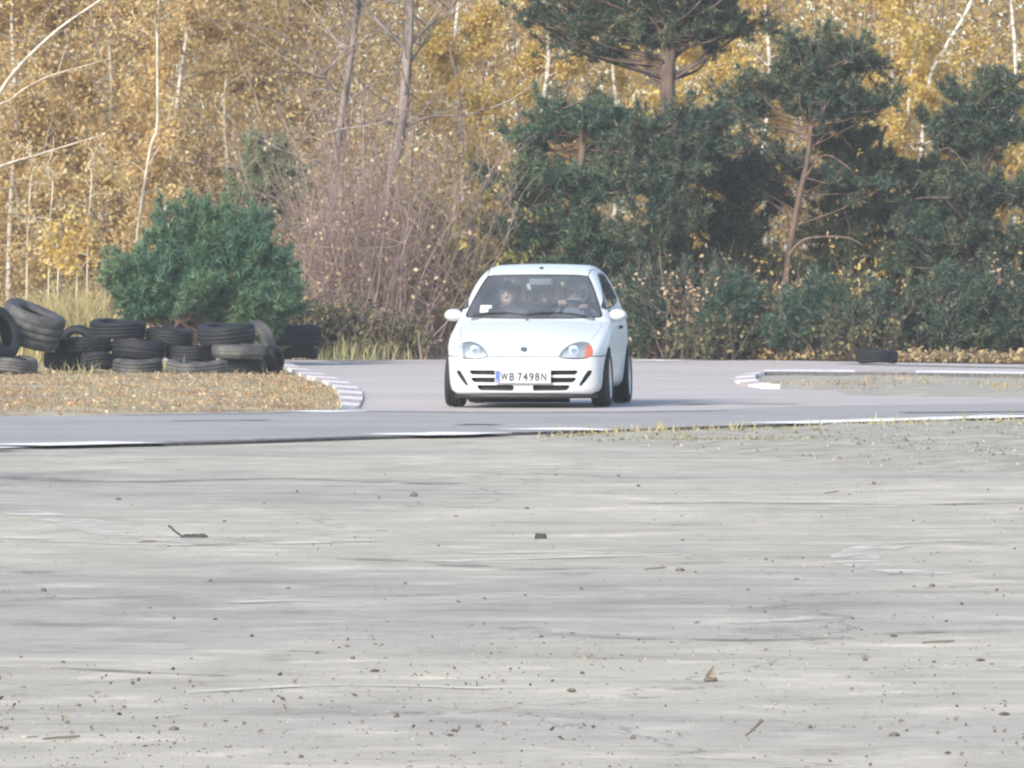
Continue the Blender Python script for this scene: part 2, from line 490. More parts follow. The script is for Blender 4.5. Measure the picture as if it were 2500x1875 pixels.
# kerbs: blocks between an inner and an outer line
def kerb(name, label, inner_px, outer_px, nblk, mats, h=0.05, first=0):
    a = smooth_poly(gp(inner_px, ZT), 12); b = smooth_poly(gp(outer_px, ZT), 12)
    def resample(P, n):
        s = np.concatenate([[0], np.cumsum(np.linalg.norm(np.diff(P, axis=0), axis=1))])
        t = np.linspace(0, s[-1], n)
        return np.column_stack([np.interp(t, s, P[:, 0]), np.interp(t, s, P[:, 1])])
    a = resample(a, nblk + 1); b = resample(b, nblk + 1)
    root = empty(name, (a[0][0], a[0][1], ZT), label, 'kerb')
    for i in range(nblk):
        q = np.array([a[i], a[i + 1], b[i + 1], b[i]])
        c = q.mean(0)
        q = c + (q - c) * 0.985
        zb, zt = ZT - 0.01, ZT + h
        lean = np.array([zt + 0.02 * (i % 2 == 0) * 0, zt, zt * 0.55 + ZT * 0.45, zt * 0.55 + ZT * 0.45])
        V = np.vstack([np.column_stack([q, np.full(4, zb)]), np.column_stack([c + (q - c) * 0.97, lean])]) - np.array([a[0][0], a[0][1], ZT])
        F = np.array([(0, 1, 2, 3), (7, 6, 5, 4), (0, 4, 5, 1), (1, 5, 6, 2), (2, 6, 7, 3), (3, 7, 4, 0)])
        if np.cross(q[1] - q[0], q[2] - q[1]) > 0: F = F[:, ::-1]
        mesh_np('kerb_block', V, F, mats[(i + first) % 2], root, smooth=False)
    return root
kerb('track_kerb', 'red and white striped kerb around the dry grass island', [(668, 888), (700, 905), (735, 921), (798, 941), (819, 957), (827, 972), (830, 986), (833, 1000)],
     [(708, 888), (736, 902), (798, 919), (845, 935), (876, 951), (887, 968), (884, 984), (876, 998)], 19, (M_KERB_W, M_KERB_R), 0.045)
kerb('track_kerb', 'white kerb nose at the tip of the gravel island behind the car', [(1905, 949), (1872, 945), (1852, 938), (1844, 929), (1852, 920), (1872, 916)],
     [(1862, 949), (1828, 944), (1800, 937), (1792, 929), (1804, 920), (1836, 914.5)], 7, (M_KERB_W, M_KERB_R), 0.045)
def island_back_kerb():
    ip = [(1866, 917), (1952, 917), (2133, 919), (2300, 920.5), (2500, 923), (2800, 927)]
    op = [(1866, 913.5), (1952, 913), (2133, 914), (2300, 915.5), (2500, 918), (2800, 922)]
    a = smooth_poly(gp(ip, ZT), 8); b = smooth_poly(gp(op, ZT), 8)
    n = len(a); h = 0.05
    V = np.vstack([np.column_stack([a, np.full(n, ZT - .01)]), np.column_stack([a + [0, .02], np.full(n, ZT + h)]), np.column_stack([b, np.full(n, ZT + h + 0.004)]), np.column_stack([b, np.full(n, ZT - .01)])])
    F, mi = [], []
    for i in range(n - 1):
        for r in range(3):
            F.append((r * n + i, r * n + i + 1, (r + 1) * n + i + 1, (r + 1) * n + i)); mi.append(1 if r == 0 else (0 if (i // 7) % 3 != 2 else 2))
    o = mesh_np('edge_kerb', V, np.array(F), [M_KERB_W, M_EDGE, M_KERB_R], smooth=False, midx=mi)
    tag(o, 'white painted far edge of the gravel island with a dark face', 'kerb')
island_back_kerb()

# grass island with tyres, gravel island, verge: uneven low mounds
def mound(name, poly_px, z0, hgt, mat, label, step=(0.18, 0.5), edge=0.8, seed=1, kind='structure', cat=None):
    P = smooth_poly(gp(poly_px, ZT), 6, closed=True)
    x0, y0 = P.min(0); x1, y1 = P.max(0)
    xs = np.arange(x0, x1, step[0]); ys = np.arange(y0, y1, step[1])
    X, Y = np.meshgrid(xs, ys)
    d = np.full(X.shape, 1e9)
    for p, q in zip(P, np.roll(P, -1, 0)):
        e = q - p
        t = np.clip(((X - p[0]) * e[0] + (Y - p[1]) * e[1]) / (e @ e + 1e-9), 0, 1)
        d = np.minimum(d, np.hypot(X - p[0] - t * e[0], Y - p[1] - t * e[1]))
    ins = inside(P, X, Y)
    sd = np.where(ins, d, -d) + 0.25 * vnoise(X * 1.5, Y * 1.5, seed + 4)
    Z = z0 + hgt * np.clip(sd / edge, -0.5, 1) * (0.75 + 0.9 * vnoise(X * 0.9, Y * 0.6, seed)) + 0.35 * hgt * np.clip(sd / edge, 0, 1) * vnoise(X * 4, Y * 4, seed + 1)
    Z = np.where(sd < -0.1, z0 - 0.02, Z)
    w = len(xs)
    i = np.arange(len(ys) - 1)[:, None] * w; j = np.arange(w - 1)[None, :]
    F = np.stack([i + j, i + j + 1, i + w + j + 1, i + w + j], -1).reshape(-1, 4)
    keep = (sd.ravel()[F] > -0.35).any(1)
    o = mesh_np(name, np.stack([X, Y, Z], -1).reshape(-1, 3), F[keep], mat)
    tag(o, label, cat, kind=kind)
    def zat(x, y):
        a = np.clip(((x - x0) / step[0]).astype(int), 0, w - 1); b = np.clip(((y - y0) / step[1]).astype(int), 0, len(ys) - 1)
        return Z[b, a]
    return P, zat
isl_px = [(-500, 1027), (0, 1016), (500, 1008.5), (738, 1004.5), (828, 1000), (829, 986), (825, 972), (816, 958), (794, 943), (733, 925), (696, 908), (662, 889), (400, 884), (-500, 884)]
ISL, isl_z = mound('grass_island', isl_px, ZT + 0.01, 0.032, M_SOIL, 'dry grass island carrying the pile of tyres', seed=2)
gr_px = [(1850, 930), (1870, 919), (1952, 918), (2133, 920), (2500, 924), (2900, 929), (2900, 978), (2500, 971), (2314, 968), (2097, 964), (2042, 955), (1890, 947)]
GRV, grv_z = mound('gravel_island', gr_px, ZT + 0.006, 0.03, M_GRAVEL, 'grey gravel island right of the car', seed=6)
vg_px = [(1290, 1064), (1460, 1054.5), (1700, 1046), (1900, 1039.5), (2500, 1021), (2900, 1008), (2900, 1150), (2500, 1150), (2200, 1140), (1900, 1110), (1650, 1090), (1420, 1078)]
VRG, vrg_z = mound('grass_verge', vg_px, 0.004, 0.045, M_GRAVEL, 'rough gravelly verge with sparse grass beside the lane', seed=9, step=(0.12, 0.3))

# faint tyre marks dragged across the dusty concrete
def mark_mat(name, col, cover):
    m, n, l, b = new_mat(name)
    tc = n.new('ShaderNodeTexCoord')
    t = noise(n, l, 2.5, 5, 0.65, tc.outputs['Object'], 0.5)
    r = ramp(n, [(0.40, 0.0), (0.62, cover)]); l.new(t.outputs[0], r.inputs[0])
    b.inputs['Base Color'].default_value = c4(col); b.inputs['Roughness'].default_value = 0.95; b.inputs['Specular IOR Level'].default_value = 0.1
    tr = n.new('ShaderNodeBsdfTransparent'); mx = n.new('ShaderNodeMixShader')
    l.new(r.outputs[0], mx.inputs[0]); l.new(tr.outputs[0], mx.inputs[1]); l.new(b.outputs[0], mx.inputs[2])
    l.new(mx.outputs[0], n['Material Output'].inputs[0])
    return m
M_PALEMARK = mark_mat('pale_dust_mark', (0.66, 0.63, 0.57), 0.8)
M_DARKMARK = mark_mat('dark_rubber_mark', (0.24, 0.23, 0.225), 0.6)
MG = 'tyre marks on the concrete'
for pts, hw, dark, lab in (([(2330, 1318), (2180, 1330), (2095, 1352), (2110, 1378), (2240, 1398), (2420, 1404)], .12, 0, 'pale looping tyre mark on the right of the concrete'),
                           ([(30, 1246), (180, 1272), (330, 1305), (560, 1330)], .16, 0, 'pale diagonal tyre mark at the left of the concrete'),
                           ([(-60, 1308), (200, 1322), (500, 1330), (900, 1318)], .14, 0, 'long pale tyre mark under the torn rubber strip'),
                           ([(850, 1362), (1050, 1372), (1250, 1388), (1600, 1386)], .10, 1, 'dark tyre mark crossing the middle of the concrete'),
                           ([(980, 1375), (1300, 1362), (1700, 1352)], .10, 0, 'pale tyre mark crossing the dark one'),
                           ([(-40, 1628), (200, 1632), (430, 1645), (560, 1648)], .05, 1, 'thin dark line across the lower left concrete'),
                           ([(1500, 1230), (1800, 1226), (2200, 1232), (2560, 1224)], .16, 1, 'dark tyre mark below the grass verge'),
                           ([(1150, 1350), (1330, 1346), (1480, 1340)], .14, 0, 'short bright scuff below the black chunk'),
                           ([(1780, 1520), (1950, 1512), (2010, 1506)], .09, 0, 'short bright scuff in the right foreground'),
                           ([(560, 1470), (720, 1465), (900, 1468)], .09, 0, 'short bright scuff left of centre'),
                           ([(-40, 1160), (260, 1176), (700, 1168), (1100, 1182)], .22, 1, 'broad dark smear below the near lane edge'),
                           ([(1250, 1530), (1500, 1555), (1900, 1560), (2300, 1540)], .08, 1, 'curved dark mark in the right foreground'),
                           ([(450, 1690), (800, 1672), (1200, 1680)], .05, 0, 'faint pale mark in the left foreground')):
    strip('tyre_mark', pts, None, hw, 0.004, M_DARKMARK if dark else M_PALEMARK, lab, 'tyre mark', MG)

# ------------------------------------------------------------------ solid modelling: distance fields -> surface
def surface_net(fn, lo, hi, h, proj=3):
    lo, hi = np.array(lo, float), np.array(hi, float)
    ax = [np.arange(lo[k], hi[k] + h, h) for k in range(3)]
    nx, ny, nz = map(len, ax)
    D = np.empty((nx, ny, nz), np.float32)
    for i0 in range(0, nx, 16):
        X, Y, Z = np.meshgrid(ax[0][i0:i0 + 16], ax[1], ax[2], indexing='ij')
        D[i0:i0 + 16] = fn(X, Y, Z)
    S = D < 0
    c = [S[i:nx - 1 + i, j:ny - 1 + j, k:nz - 1 + k] for i in (0, 1) for j in (0, 1) for k in (0, 1)]
    cnt = sum(q.astype(np.int8) for q in c)
    act = (cnt > 0) & (cnt < 8)
    I, J, K = np.nonzero(act)
    idx = np.full(act.shape, -1, np.int32); idx[act] = np.arange(len(I))
    acc = np.zeros((len(I), 3)); num = np.zeros(len(I))
    corners = [(i, j, k) for i in (0, 1) for j in (0, 1) for k in (0, 1)]
    for a in corners:
        for k in range(3):
            if a[k]: continue
            b = list(a); b[k] = 1
            da = D[I + a[0], J + a[1], K + a[2]]; db = D[I + b[0], J + b[1], K + b[2]]
            cr = (da < 0) != (db < 0)
            t = np.where(cr, da / np.where(cr, da - db, 1), 0)
            p = np.tile(np.array(a, float), (len(I), 1)); p[:, k] += t
            acc[cr] += p[cr]; num[cr] += 1
    V = lo + h * (np.stack([I, J, K], 1) + acc / num[:, None])
    quads = []
    for k in range(3):
        o1, o2 = [(1, 2), (2, 0), (0, 1)][k]
        sl = [slice(1, -1)] * 3; sl[k] = slice(0, -1)
        sl2 = list(sl); sl2[k] = slice(1, None)
        A, B = S[tuple(sl)], S[tuple(sl2)]
        e = np.nonzero(A != B)
        flip = A[e]
        pos = [e[0].copy(), e[1].copy(), e[2].copy()]
        for q in (o1, o2): pos[q] = pos[q] + 1
        def cell(d1, d2):
            p = [pos[0], pos[1], pos[2]]
            p[o1] = p[o1] - d1; p[o2] = p[o2] - d2
            return idx[p[0], p[1], p[2]]
        Q = np.stack([cell(1, 1), cell(0, 1), cell(0, 0), cell(1, 0)], 1)
        Q[~flip] = Q[~flip][:, ::-1]
        quads.append(Q)
    Q = np.concatenate(quads)
    Q = Q[(Q >= 0).all(1)]
    T = np.concatenate([Q[:, [0, 1, 2]], Q[:, [0, 2, 3]]])
    for _ in range(proj):
        d = fn(V[:, 0], V[:, 1], V[:, 2])
        g = grad(fn, V)
        V = V - np.clip(d, -h, h)[:, None] * g * 0.8
    return V, T
def grad(fn, V, e=0.004):
    g = np.empty_like(V)
    for k in range(3):
        a = V.copy(); b = V.copy(); a[:, k] += e; b[:, k] -= e
        g[:, k] = fn(*a.T) - fn(*b.T)
    return g / (np.linalg.norm(g, axis=1)[:, None] + 1e-9)
def split(V, F, m):
    """cut a triangle mesh along m = 0; returns (V, inside triangles, outside triangles)"""
    s = m < 0
    k = s[F].sum(1)
    Fin, Fout = [F[k == 3]], [F[k == 0]]
    newV, cache = [], {}
    n0 = len(V)
    mixed = F[(k == 1) | (k == 2)]
    def cut(a, b):
        key = (a, b) if a < b else (b, a)
        if key not in cache:
            t = m[a] / (m[a] - m[b])
            cache[key] = n0 + len(newV)
            newV.append(V[a] + t * (V[b] - V[a]))
        return cache[key]
    fi, fo = [], []
    for tri in mixed:
        st = s[tri]
        lone = int(np.nonzero(st == (st.sum() == 1))[0][0])
        a, b, c = tri[lone], tri[(lone + 1) % 3], tri[(lone + 2) % 3]
        p, q = cut(a, b), cut(a, c)
        one, two = (fi, fo) if st.sum() == 1 else (fo, fi)
        one.append((a, p, q)); two += [(p, b, c), (p, c, q)]
    if newV: V = np.vstack([V, newV])
    if fi: Fin.append(np.array(fi)); 
    if fo: Fout.append(np.array(fo))
    return V, np.concatenate(Fin), np.concatenate(Fout)
def compact(V, F):
    u, inv = np.unique(F, return_inverse=True)
    return V[u], inv.reshape(F.shape), u
def boundary(F):
    E = np.concatenate([F[:, [0, 1]], F[:, [1, 2]], F[:, [2, 0]]])
    S = np.sort(E, 1)
    _, i, n = np.unique(S, axis=0, return_index=True, return_counts=True)
    return E[i[n == 1]]
def loops(E):
    nxt = {}
    for a, b in E: nxt.setdefault(int(a), []).append(int(b))
    out = []
    while nxt:
        a = next(iter(nxt)); L = [a]
        while True:
            if a not in nxt: break
            b = nxt[a].pop()
            if not nxt[a]: del nxt[a]
            if b == L[0]: break
            L.append(b); a = b
        out.append(L)
    return out
def smax(a, b, k):
    h = np.maximum(k - np.abs(a - b), 0) / k
    return np.maximum(a, b) + h * h * k * 0.25
def smin(a, b, k): return -smax(-a, -b, k)
def poly_sd(poly, X, Y):
    d = np.full(X.shape, 1e9)
    for p, q in zip(poly, np.roll(poly, -1, 0)):
        e = q - p
        t = np.clip(((X - p[0]) * e[0] + (Y - p[1]) * e[1]) / (e @ e + 1e-12), 0, 1)
        d = np.minimum(d, (X - p[0] - t * e[0]) ** 2 + (Y - p[1] - t * e[1]) ** 2)
    d = np.sqrt(d)
    return np.where(inside(poly, X, Y), -d, d)
class Lut:
    """signed distance to a 2-D outline, tabulated"""
    def __init__(s, poly, lo, hi, h=0.005):
        s.lo, s.h = np.array(lo, float), h
        xs = np.arange(lo[0], hi[0] + h, h); ys = np.arange(lo[1], hi[1] + h, h)
        X, Y = np.meshgrid(xs, ys, indexing='ij')
        s.T = poly_sd(np.asarray(poly, float), X, Y)
    def __call__(s, x, y):
        u = np.clip((x - s.lo[0]) / s.h, 0, s.T.shape[0] - 1.001); v = np.clip((y - s.lo[1]) / s.h, 0, s.T.shape[1] - 1.001)
        i, j = u.astype(np.int32), v.astype(np.int32)
        a, b = u - i, v - j
        T = s.T
        return (T[i, j] * (1 - a) + T[i + 1, j] * a) * (1 - b) + (T[i, j + 1] * (1 - a) + T[i + 1, j + 1] * a) * b
def capsule(X, Y, Z, a, b, r0, r1=None):
    r1 = r0 if r1 is None else r1
    a, b = np.array(a, float), np.array(b, float)
    e = b - a
    t = np.clip(((X - a[0]) * e[0] + (Y - a[1]) * e[1] + (Z - a[2]) * e[2]) / (e @ e + 1e-12), 0, 1)
    return np.sqrt((X - a[0] - t * e[0]) ** 2 + (Y - a[1] - t * e[1]) ** 2 + (Z - a[2] - t * e[2]) ** 2) - (r0 + (r1 - r0) * t)
def ellipsoid(X, Y, Z, c, r):
    k = np.sqrt(((X - c[0]) / r[0]) ** 2 + ((Y - c[1]) / r[1]) ** 2 + ((Z - c[2]) / r[2]) ** 2)
    return (k - 1) * min(r)
def rbox(X, Y, Z, c, b, r):
    q = [np.abs(v - c[k]) - b[k] + r for k, v in enumerate((X, Y, Z))]
    return np.sqrt(sum(np.maximum(v, 0) ** 2 for v in q)) + np.minimum(np.maximum(np.maximum(q[0], q[1]), q[2]), 0) - r

# ------------------------------------------------------------------ the white car (own axes: x to its left, y from nose to tail, z up)
def mat_paint():
    m, n, l, b = new_mat('white_car_paint')
    tc = n.new('ShaderNodeTexCoord'); v = tc.outputs['Object']
    sp = n.new('ShaderNodeSeparateXYZ'); l.new(v, sp.inputs[0])
    t = noise(n, l, 7, 5, 0.7, v)
    # road grime thrown up on the lower panels
    mr = n.new('ShaderNodeMapRange'); mr.inputs[1].default_value = 0.10; mr.inputs[2].default_value = 0.42; mr.inputs[3].default_value = 0.55; mr.inputs[4].default_value = 0.0
    l.new(sp.outputs[2], mr.inputs[0])
    mu = n.new('ShaderNodeMath'); mu.operation = 'MULTIPLY'; l.new(mr.outputs[0], mu.inputs[0]); l.new(t.outputs[0], mu.inputs[1])
    c = mixc(n, l, mu.outputs[0], (0.55, 0.60, 0.645), (0.32, 0.30, 0.27))
    l.new(c, b.inputs['Base Color'])
    b.inputs['Roughness'].default_value = 0.42
    b.inputs['Specular IOR Level'].default_value = 0.35
    b.inputs['Coat Weight'].default_value = 0.22
    b.inputs['Coat Roughness'].default_value = 0.08
    return m
M_PAINT = mat_paint()
M_BLACK = plain('black_plastic', (0.018, 0.018, 0.021), 0.55, var=0.2, scale=20)
M_RUBBER = plain('tyre_rubber', (0.024, 0.024, 0.027), 0.8, var=0.25, scale=9, spec=0.3, bmp=0.15)
M_RIM = plain('silver_rim', (0.62, 0.63, 0.66), 0.3, metal=0.55, var=0.06)
M_CABIN = plain('grey_cabin_trim', (0.13, 0.14, 0.165), 0.8, var=0.15)
M_SEAT = plain('dark_seat_cloth', (0.10, 0.115, 0.145), 0.9, var=0.2, scale=30)
M_GLASS = glass_mat('windscreen_glass', (0.92, 0.95, 0.98), 1.7, 0.02, dust_sky_tint=0.13)
M_SGLASS = glass_mat('side_glass', (0.62, 0.64, 0.65), 1.5, 0.02, dust_sky_tint=0.06)
M_LENS = glass_mat('lamp_lens', (0.9, 0.93, 0.96), 1.45, 0.03, dust_sky_tint=0.3)
M_REFL = plain('lamp_reflector', (0.46, 0.50, 0.54), 0.4, metal=0.45, var=0.1, scale=25)
M_BULB = plain('lamp_bowl', (0.24, 0.31, 0.40), 0.3, metal=0.5, var=0.2, scale=20)
M_AMBER = plain('amber_lens', (0.44, 0.14, 0.075), 0.25, var=0.15, scale=40, coat=0.5)
M_CLEARSIG = plain('clear_signal_lens', (0.36, 0.40, 0.44), 0.35, var=0.25, scale=50)
M_PLATE = plain('number_plate_white', (0.46, 0.49, 0.51), 0.45, var=0.03)
M_INK = plain('plate_black_ink', (0.03, 0.035, 0.045), 0.6, var=0.1)
M_EUBLUE = plain('plate_blue', (0.07, 0.13, 0.36), 0.5, var=0.1)
M_CHROME = plain('chrome', (0.5, 0.52, 0.54), 0.15, metal=1.0, var=0.05)
M_GREYBADGE = plain('badge_grey', (0.10, 0.13, 0.16), 0.3, metal=0.3, var=0.2, scale=60)
M_PAPER = plain('white_paper', (0.85, 0.88, 0.88), 0.7, var=0.03)
M_WELL = plain('dark_wheel_well', (0.012, 0.012, 0.014), 0.95, var=0.2, spec=0.1)

S1 = Lut(smooth_poly([(0.075, .125), (0.025, .19), (0.002, .30), (0.0, .40), (0.018, .455), (.042, .485), (.085, .545), (.17, .605), (.33, .675), (.55, .742), (.80, .800), (1.0, .84),
                      (1.3, .895), (2.4, .925), (3.0, .93), (3.24, .86), (3.31, .62), (3.30, .4), (3.22, .22), (2.9, .165), (1.7, .155), (.5, .135)], 6, True), (-.3, -.1), (3.7, 1.6))
P1 = Lut(np.vstack([smooth_poly([(0, 0), (.2, .006), (.38, .032), (.52, .078), (.615, .135), (.675, .21), (.712, .34), (.742, .55), (.754, .9), (.756, 1.4), (.756, 2.3), (.75, 2.8),
                                 (.72, 3.08), (.64, 3.22), (.45, 3.295), (.2, 3.318), (0, 3.32)], 6), [(-1, 3.32), (-1, 0)]]), (-.2, -.3), (1.1, 3.7))
F1 = Lut(np.vstack([smooth_poly([(.655, .04), (.67, .10), (.70, .17), (.726, .27), (.747, .42), (.756, .55), (.748, .68), (.728, .80), (.705, .90), (.68, 1.02)], 6), [(-1, 1.02), (-1, .04)]]), (-.2, -.1), (1.1, 1.6))
S2 = Lut(smooth_poly([(.78, .68), (.89, .785), (1.0, .862), (1.14, .965), (1.30, 1.085), (1.46, 1.19), (1.57, 1.256), (1.70, 1.305), (1.9, 1.340), (2.15, 1.358), (2.45, 1.362), (2.75, 1.345),
                      (2.95, 1.31), (3.04, 1.25), (3.11, 1.10), (3.18, .92), (3.2, .78), (3.0, .66), (2, .6), (1.0, .62)], 6, True), (-.3, -.1), (3.7, 1.6))
F2 = Lut(np.vstack([smooth_poly([(.745, .60), (.732, .80), (.714, .89), (.670, 1.02), (.614, 1.15), (.558, 1.265), (.525, 1.33), (.49, 1.42)], 6), [(.47, 1.6), (-1, 1.6), (-1, .5), (.72, .5)]]), (-.2, -.1), (1.1, 1.6))
AXF, AXR, WZ = 0.64, 2.84, 0.268
def arch_sd(X, Y, Z):
    ax = np.abs(X)
    d = np.minimum(np.hypot(Y - AXF, Z - WZ), np.hypot(Y - AXR, Z - WZ)) - 0.303
    return np.maximum(d, 0.50 - ax)
def car_sd0(X, Y, Z):
    ax = np.abs(X); x2 = X * X
    d1 = smax(smax(S1(Y, Z + 0.11 * x2 * np.clip((Z - .4) / .2, 0, 1)), F1(ax / 1.045, Z), 0.085), P1(ax / 1.045, Y), 0.06)
    sh = 0.24 * x2 * np.clip((2.2 - Y) / 1.0, -0.6, 1)
    d2 = smax(S2(Y - sh, Z + 0.07 * x2), F2(ax, Z), 0.09)
    return smin(d1, d2, 0.03)
def car_sd(X, Y, Z): return np.maximum(car_sd0(X, Y, Z), -arch_sd(X, Y, Z))

YAW = math.radians(-5.3)
CARX, CARY = 0.104, 80.0 - AXF
def build_car():
    car = empty('car', (CARX, CARY, ZT + 0.008), 'small white hatchback with number plate driving toward the camera on the tarmac', 'car', rz=YAW)
    V, F = surface_net(car_sd, (-.80, -.05, .08), (.80, 3.38, 1.42), 0.0115)
    def emit(name, Fs, mat, parent=car, off=0.0, flip=False, nrm=True, label=None, dy=0.0):
        v, f, u = compact(V, Fs)
        g = grad(car_sd, v)
        if off: v = v + g * off
        if dy: v = v + np.array([0, dy, 0])
        if flip: f, g = f[:, ::-1], -g
        o = mesh_np(name, v, f, mat, parent, True, normals=g if nrm else None)
        if label: o['label'] = label
        return o
    def rim_tube(name, Fs, r, mat, parent, off=0.0, n=5):
        A = Acc()
        v, f, u = compact(V, Fs)
        g = grad(car_sd, v)
        for L in loops(boundary(f)):
            if len(L) < 12: continue
            P = v[L] + g[L] * off
            for _ in range(2): P = (np.roll(P, 1, 0) + 2 * P + np.roll(P, -1, 0)) / 4
            P = np.vstack([P, P[:1]])
            A.tube(P, r, n, cap=False)
        return A.build(name, mat, parent)
    poly = lambda pts: np.asarray(pts, float)
    psd = lambda P, a, b: poly_sd(P, a, b)
    rest = F
    # glass areas
    ws = smooth_poly([(-.60, .848), (-.3, .840), (0, .838), (.3, .840), (.60, .848), (.650, .863), (.642, .91), (.572, 1.08), (.502, 1.215), (.455, 1.245), (.3, 1.253), (0, 1.256), (-.3, 1.253), (-.455, 1.245), (-.502, 1.215), (-.572, 1.08), (-.642, .91), (-.650, .863)], 4, True)
    m = np.maximum(psd(ws, V[:, 0], V[:, 2]), V[:, 1] - 1.9)
    V, f_ws, rest = split(V, rest, m)
    glass = [('windscreen', f_ws)]
    rw = smooth_poly([(-.5, .98), (0, .97), (.5, .98), (.545, 1.0), (.48, 1.22), (.42, 1.25), (0, 1.265), (-.42, 1.25), (-.48, 1.22), (-.545, 1.0)], 4, True)
    m = np.maximum(psd(rw, V[:, 0], V[:, 2]), 2.6 - V[:, 1])
    V, f_rw, rest = split(V, rest, m)
    glass.append(('rear_window', f_rw))
    dw = smooth_poly([(1.26, .945), (1.31, .93), (1.6, .94), (2.02, .955), (2.06, .98), (2.06, 1.20), (2.03, 1.255), (1.95, 1.262), (1.83, 1.24), (1.70, 1.185), (1.53, 1.10), (1.36, 1.005)], 4, True)
    qw = smooth_poly([(2.14, .985), (2.18, .965), (2.5, .985), (2.72, 1.02), (2.70, 1.10), (2.58, 1.22), (2.48, 1.258), (2.2, 1.268), (2.15, 1.23)], 4, True)
    for P, nm in ((dw, 'door_window'), (qw, 'quarter_window')):
        for sgn in (1, -1):
            m = np.maximum(psd(P, V[:, 1], V[:, 2]), 0.40 - sgn * V[:, 0])
            V, fi, rest = split(V, rest, m)
            glass.append((nm, fi))
    # lamps
    hl = [.985, 1] * smooth_poly([(.345, .487), (.358, .517), (.398, .562), (.462, .602), (.54, .621), (.602, .612), (.646, .577), (.664, .53), (.648, .489), (.60, .467), (.50, .459), (.41, .463), (.362, .473)], 5, True)
    lamps = {}
    for sgn in (1, -1):
        m = np.maximum(psd(hl, sgn * V[:, 0], V[:, 2]), V[:, 1] - .36)
        V, fi, rest = split(V, rest, m)
        lamps[sgn] = fi
    # openings in the bumper
    slots = []
    for sgn in (1, -1):
        for P in ([(.262, .301), (.490, .303), (.510, .320), (.520, .338), (.505, .345), (.262, .345)],
                  [(.262, .228), (.468, .230), (.488, .246), (.505, .268), (.490, .276), (.262, .276)],
                  [(.092, .156), (.105, .150), (.405, .153), (.428, .168), (.444, .194), (.43, .204), (.105, .206), (.092, .198)],
                  [(.650, .338), (.636, .346), (.606, .338), (.572, .285), (.532, .215), (.530, .198), (.548, .196), (.592, .245), (.632, .30)]):
            m = np.maximum(psd(poly(P) + [0, .008], sgn * V[:, 0], V[:, 2]), V[:, 1] - .26)
            V, fi, rest = split(V, rest, m)
            slots.append(fi)
    # wheel wells and underside
    V, f_well, rest = split(V, rest, arch_sd(*V.T) - 0.004)
    V, f_under, rest = split(V, rest, np.maximum(V[:, 2] - (0.15 + 0.02 * (V[:, 1] > 1)), 0.2 - V[:, 1]))
    # panels, each with a gap around it
    seams = []
    def panel(m, w=0.0042):
        nonlocal V, rest
        V, fi, rest = split(V, rest, m + w)
        m2 = mfun(V)
        V, fs, rest = split(V, rest, m2 - w)
        seams.append(fs)
        return fi
    mfun = lambda V: np.maximum(np.maximum(V[:, 2] - (.486 + .02 * np.clip(V[:, 1] - .25, 0, 1)), V[:, 1] - AXF), 0 * V[:, 0] - 1)
    f_bumper = panel(mfun(V))
    hood = smooth_poly([(-.40, -.05), (.40, -.05), (.52, .10), (.60, .25), (.645, .5), (.672, .8), (.668, .97), (.60, 1.0), (0, .985), (-.60, 1.0), (-.668, .97), (-.672, .8), (-.645, .5), (-.60, .25), (-.52, .10)], 3, True)
    mfun = lambda V: np.maximum(np.maximum(psd(hood, V[:, 0], V[:, 1]), .47 - V[:, 2]), V[:, 2] - .853)
    f_hood = panel(mfun(V), 0.0016)
    doors = []
    dp = smooth_poly([(1.05, .25), (1.06, .21), (1.4, .20), (2.0, .20), (2.06, .26), (2.10, .5), (2.10, .9), (2.10, 1.26), (2.04, 1.30), (1.9, 1.305), (1.7, 1.285), (1.5, 1.20), (1.2, 1.03), (1.055, .93), (1.045, .6)], 3, True)
    for sgn in (1, -1):
        mfun = lambda V, sgn=sgn: np.maximum(psd(dp, V[:, 1], V[:, 2]), 0.49 - sgn * V[:, 0])
        doors.append(panel(mfun(V), 0.0035))
    # -------- emit parts
    body = emit('body_shell', rest, M_PAINT)
    emit('hood', f_hood, M_PAINT)
    bp = emit('front_bumper', f_bumper, M_PAINT)
    for f_, sgn in zip(doors, (1, -1)):
        d = emit('door', f_, M_PAINT)
        A = Acc(); A.box(sgn * .782 - .012, sgn * .782 + .012, 1.90, 2.03, .735, .765)
        A.build('door_handle', M_BLACK, d, False)
    c1 = V[seams[1]].mean(1)[:, 0]
    seams[1:2] = [seams[1][c1 < 0], seams[1][c1 >= 0]]
    for fs in seams: emit('panel_gap', fs, M_WELL, body, off=-0.014, nrm=False)
    cw = V[f_well].mean(1)
    for fx in (1, -1):
        for fy in (1, -1):
            k = (cw[:, 0] * fx > 0) & ((cw[:, 1] - 1.7) * fy > 0)
            emit('wheel_well', f_well[k], M_WELL, body)
    emit('underbody', f_under, M_WELL, body)
    # cabin lining just inside the shell
    inner = np.concatenate([rest, f_hood] + doors)
    inner = inner[(V[inner][:, :, 2].mean(1) > .5) & (V[inner][:, :, 1].mean(1) > .8)]
    emit('cabin_lining', inner, M_CABIN, body, off=-0.018, flip=True)
    for nm, fi in glass:
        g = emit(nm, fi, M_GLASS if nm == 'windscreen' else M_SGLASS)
        rim_tube('rubber_seal', fi, 0.010 if nm == 'windscreen' else 0.009, M_BLACK, g, -0.002)
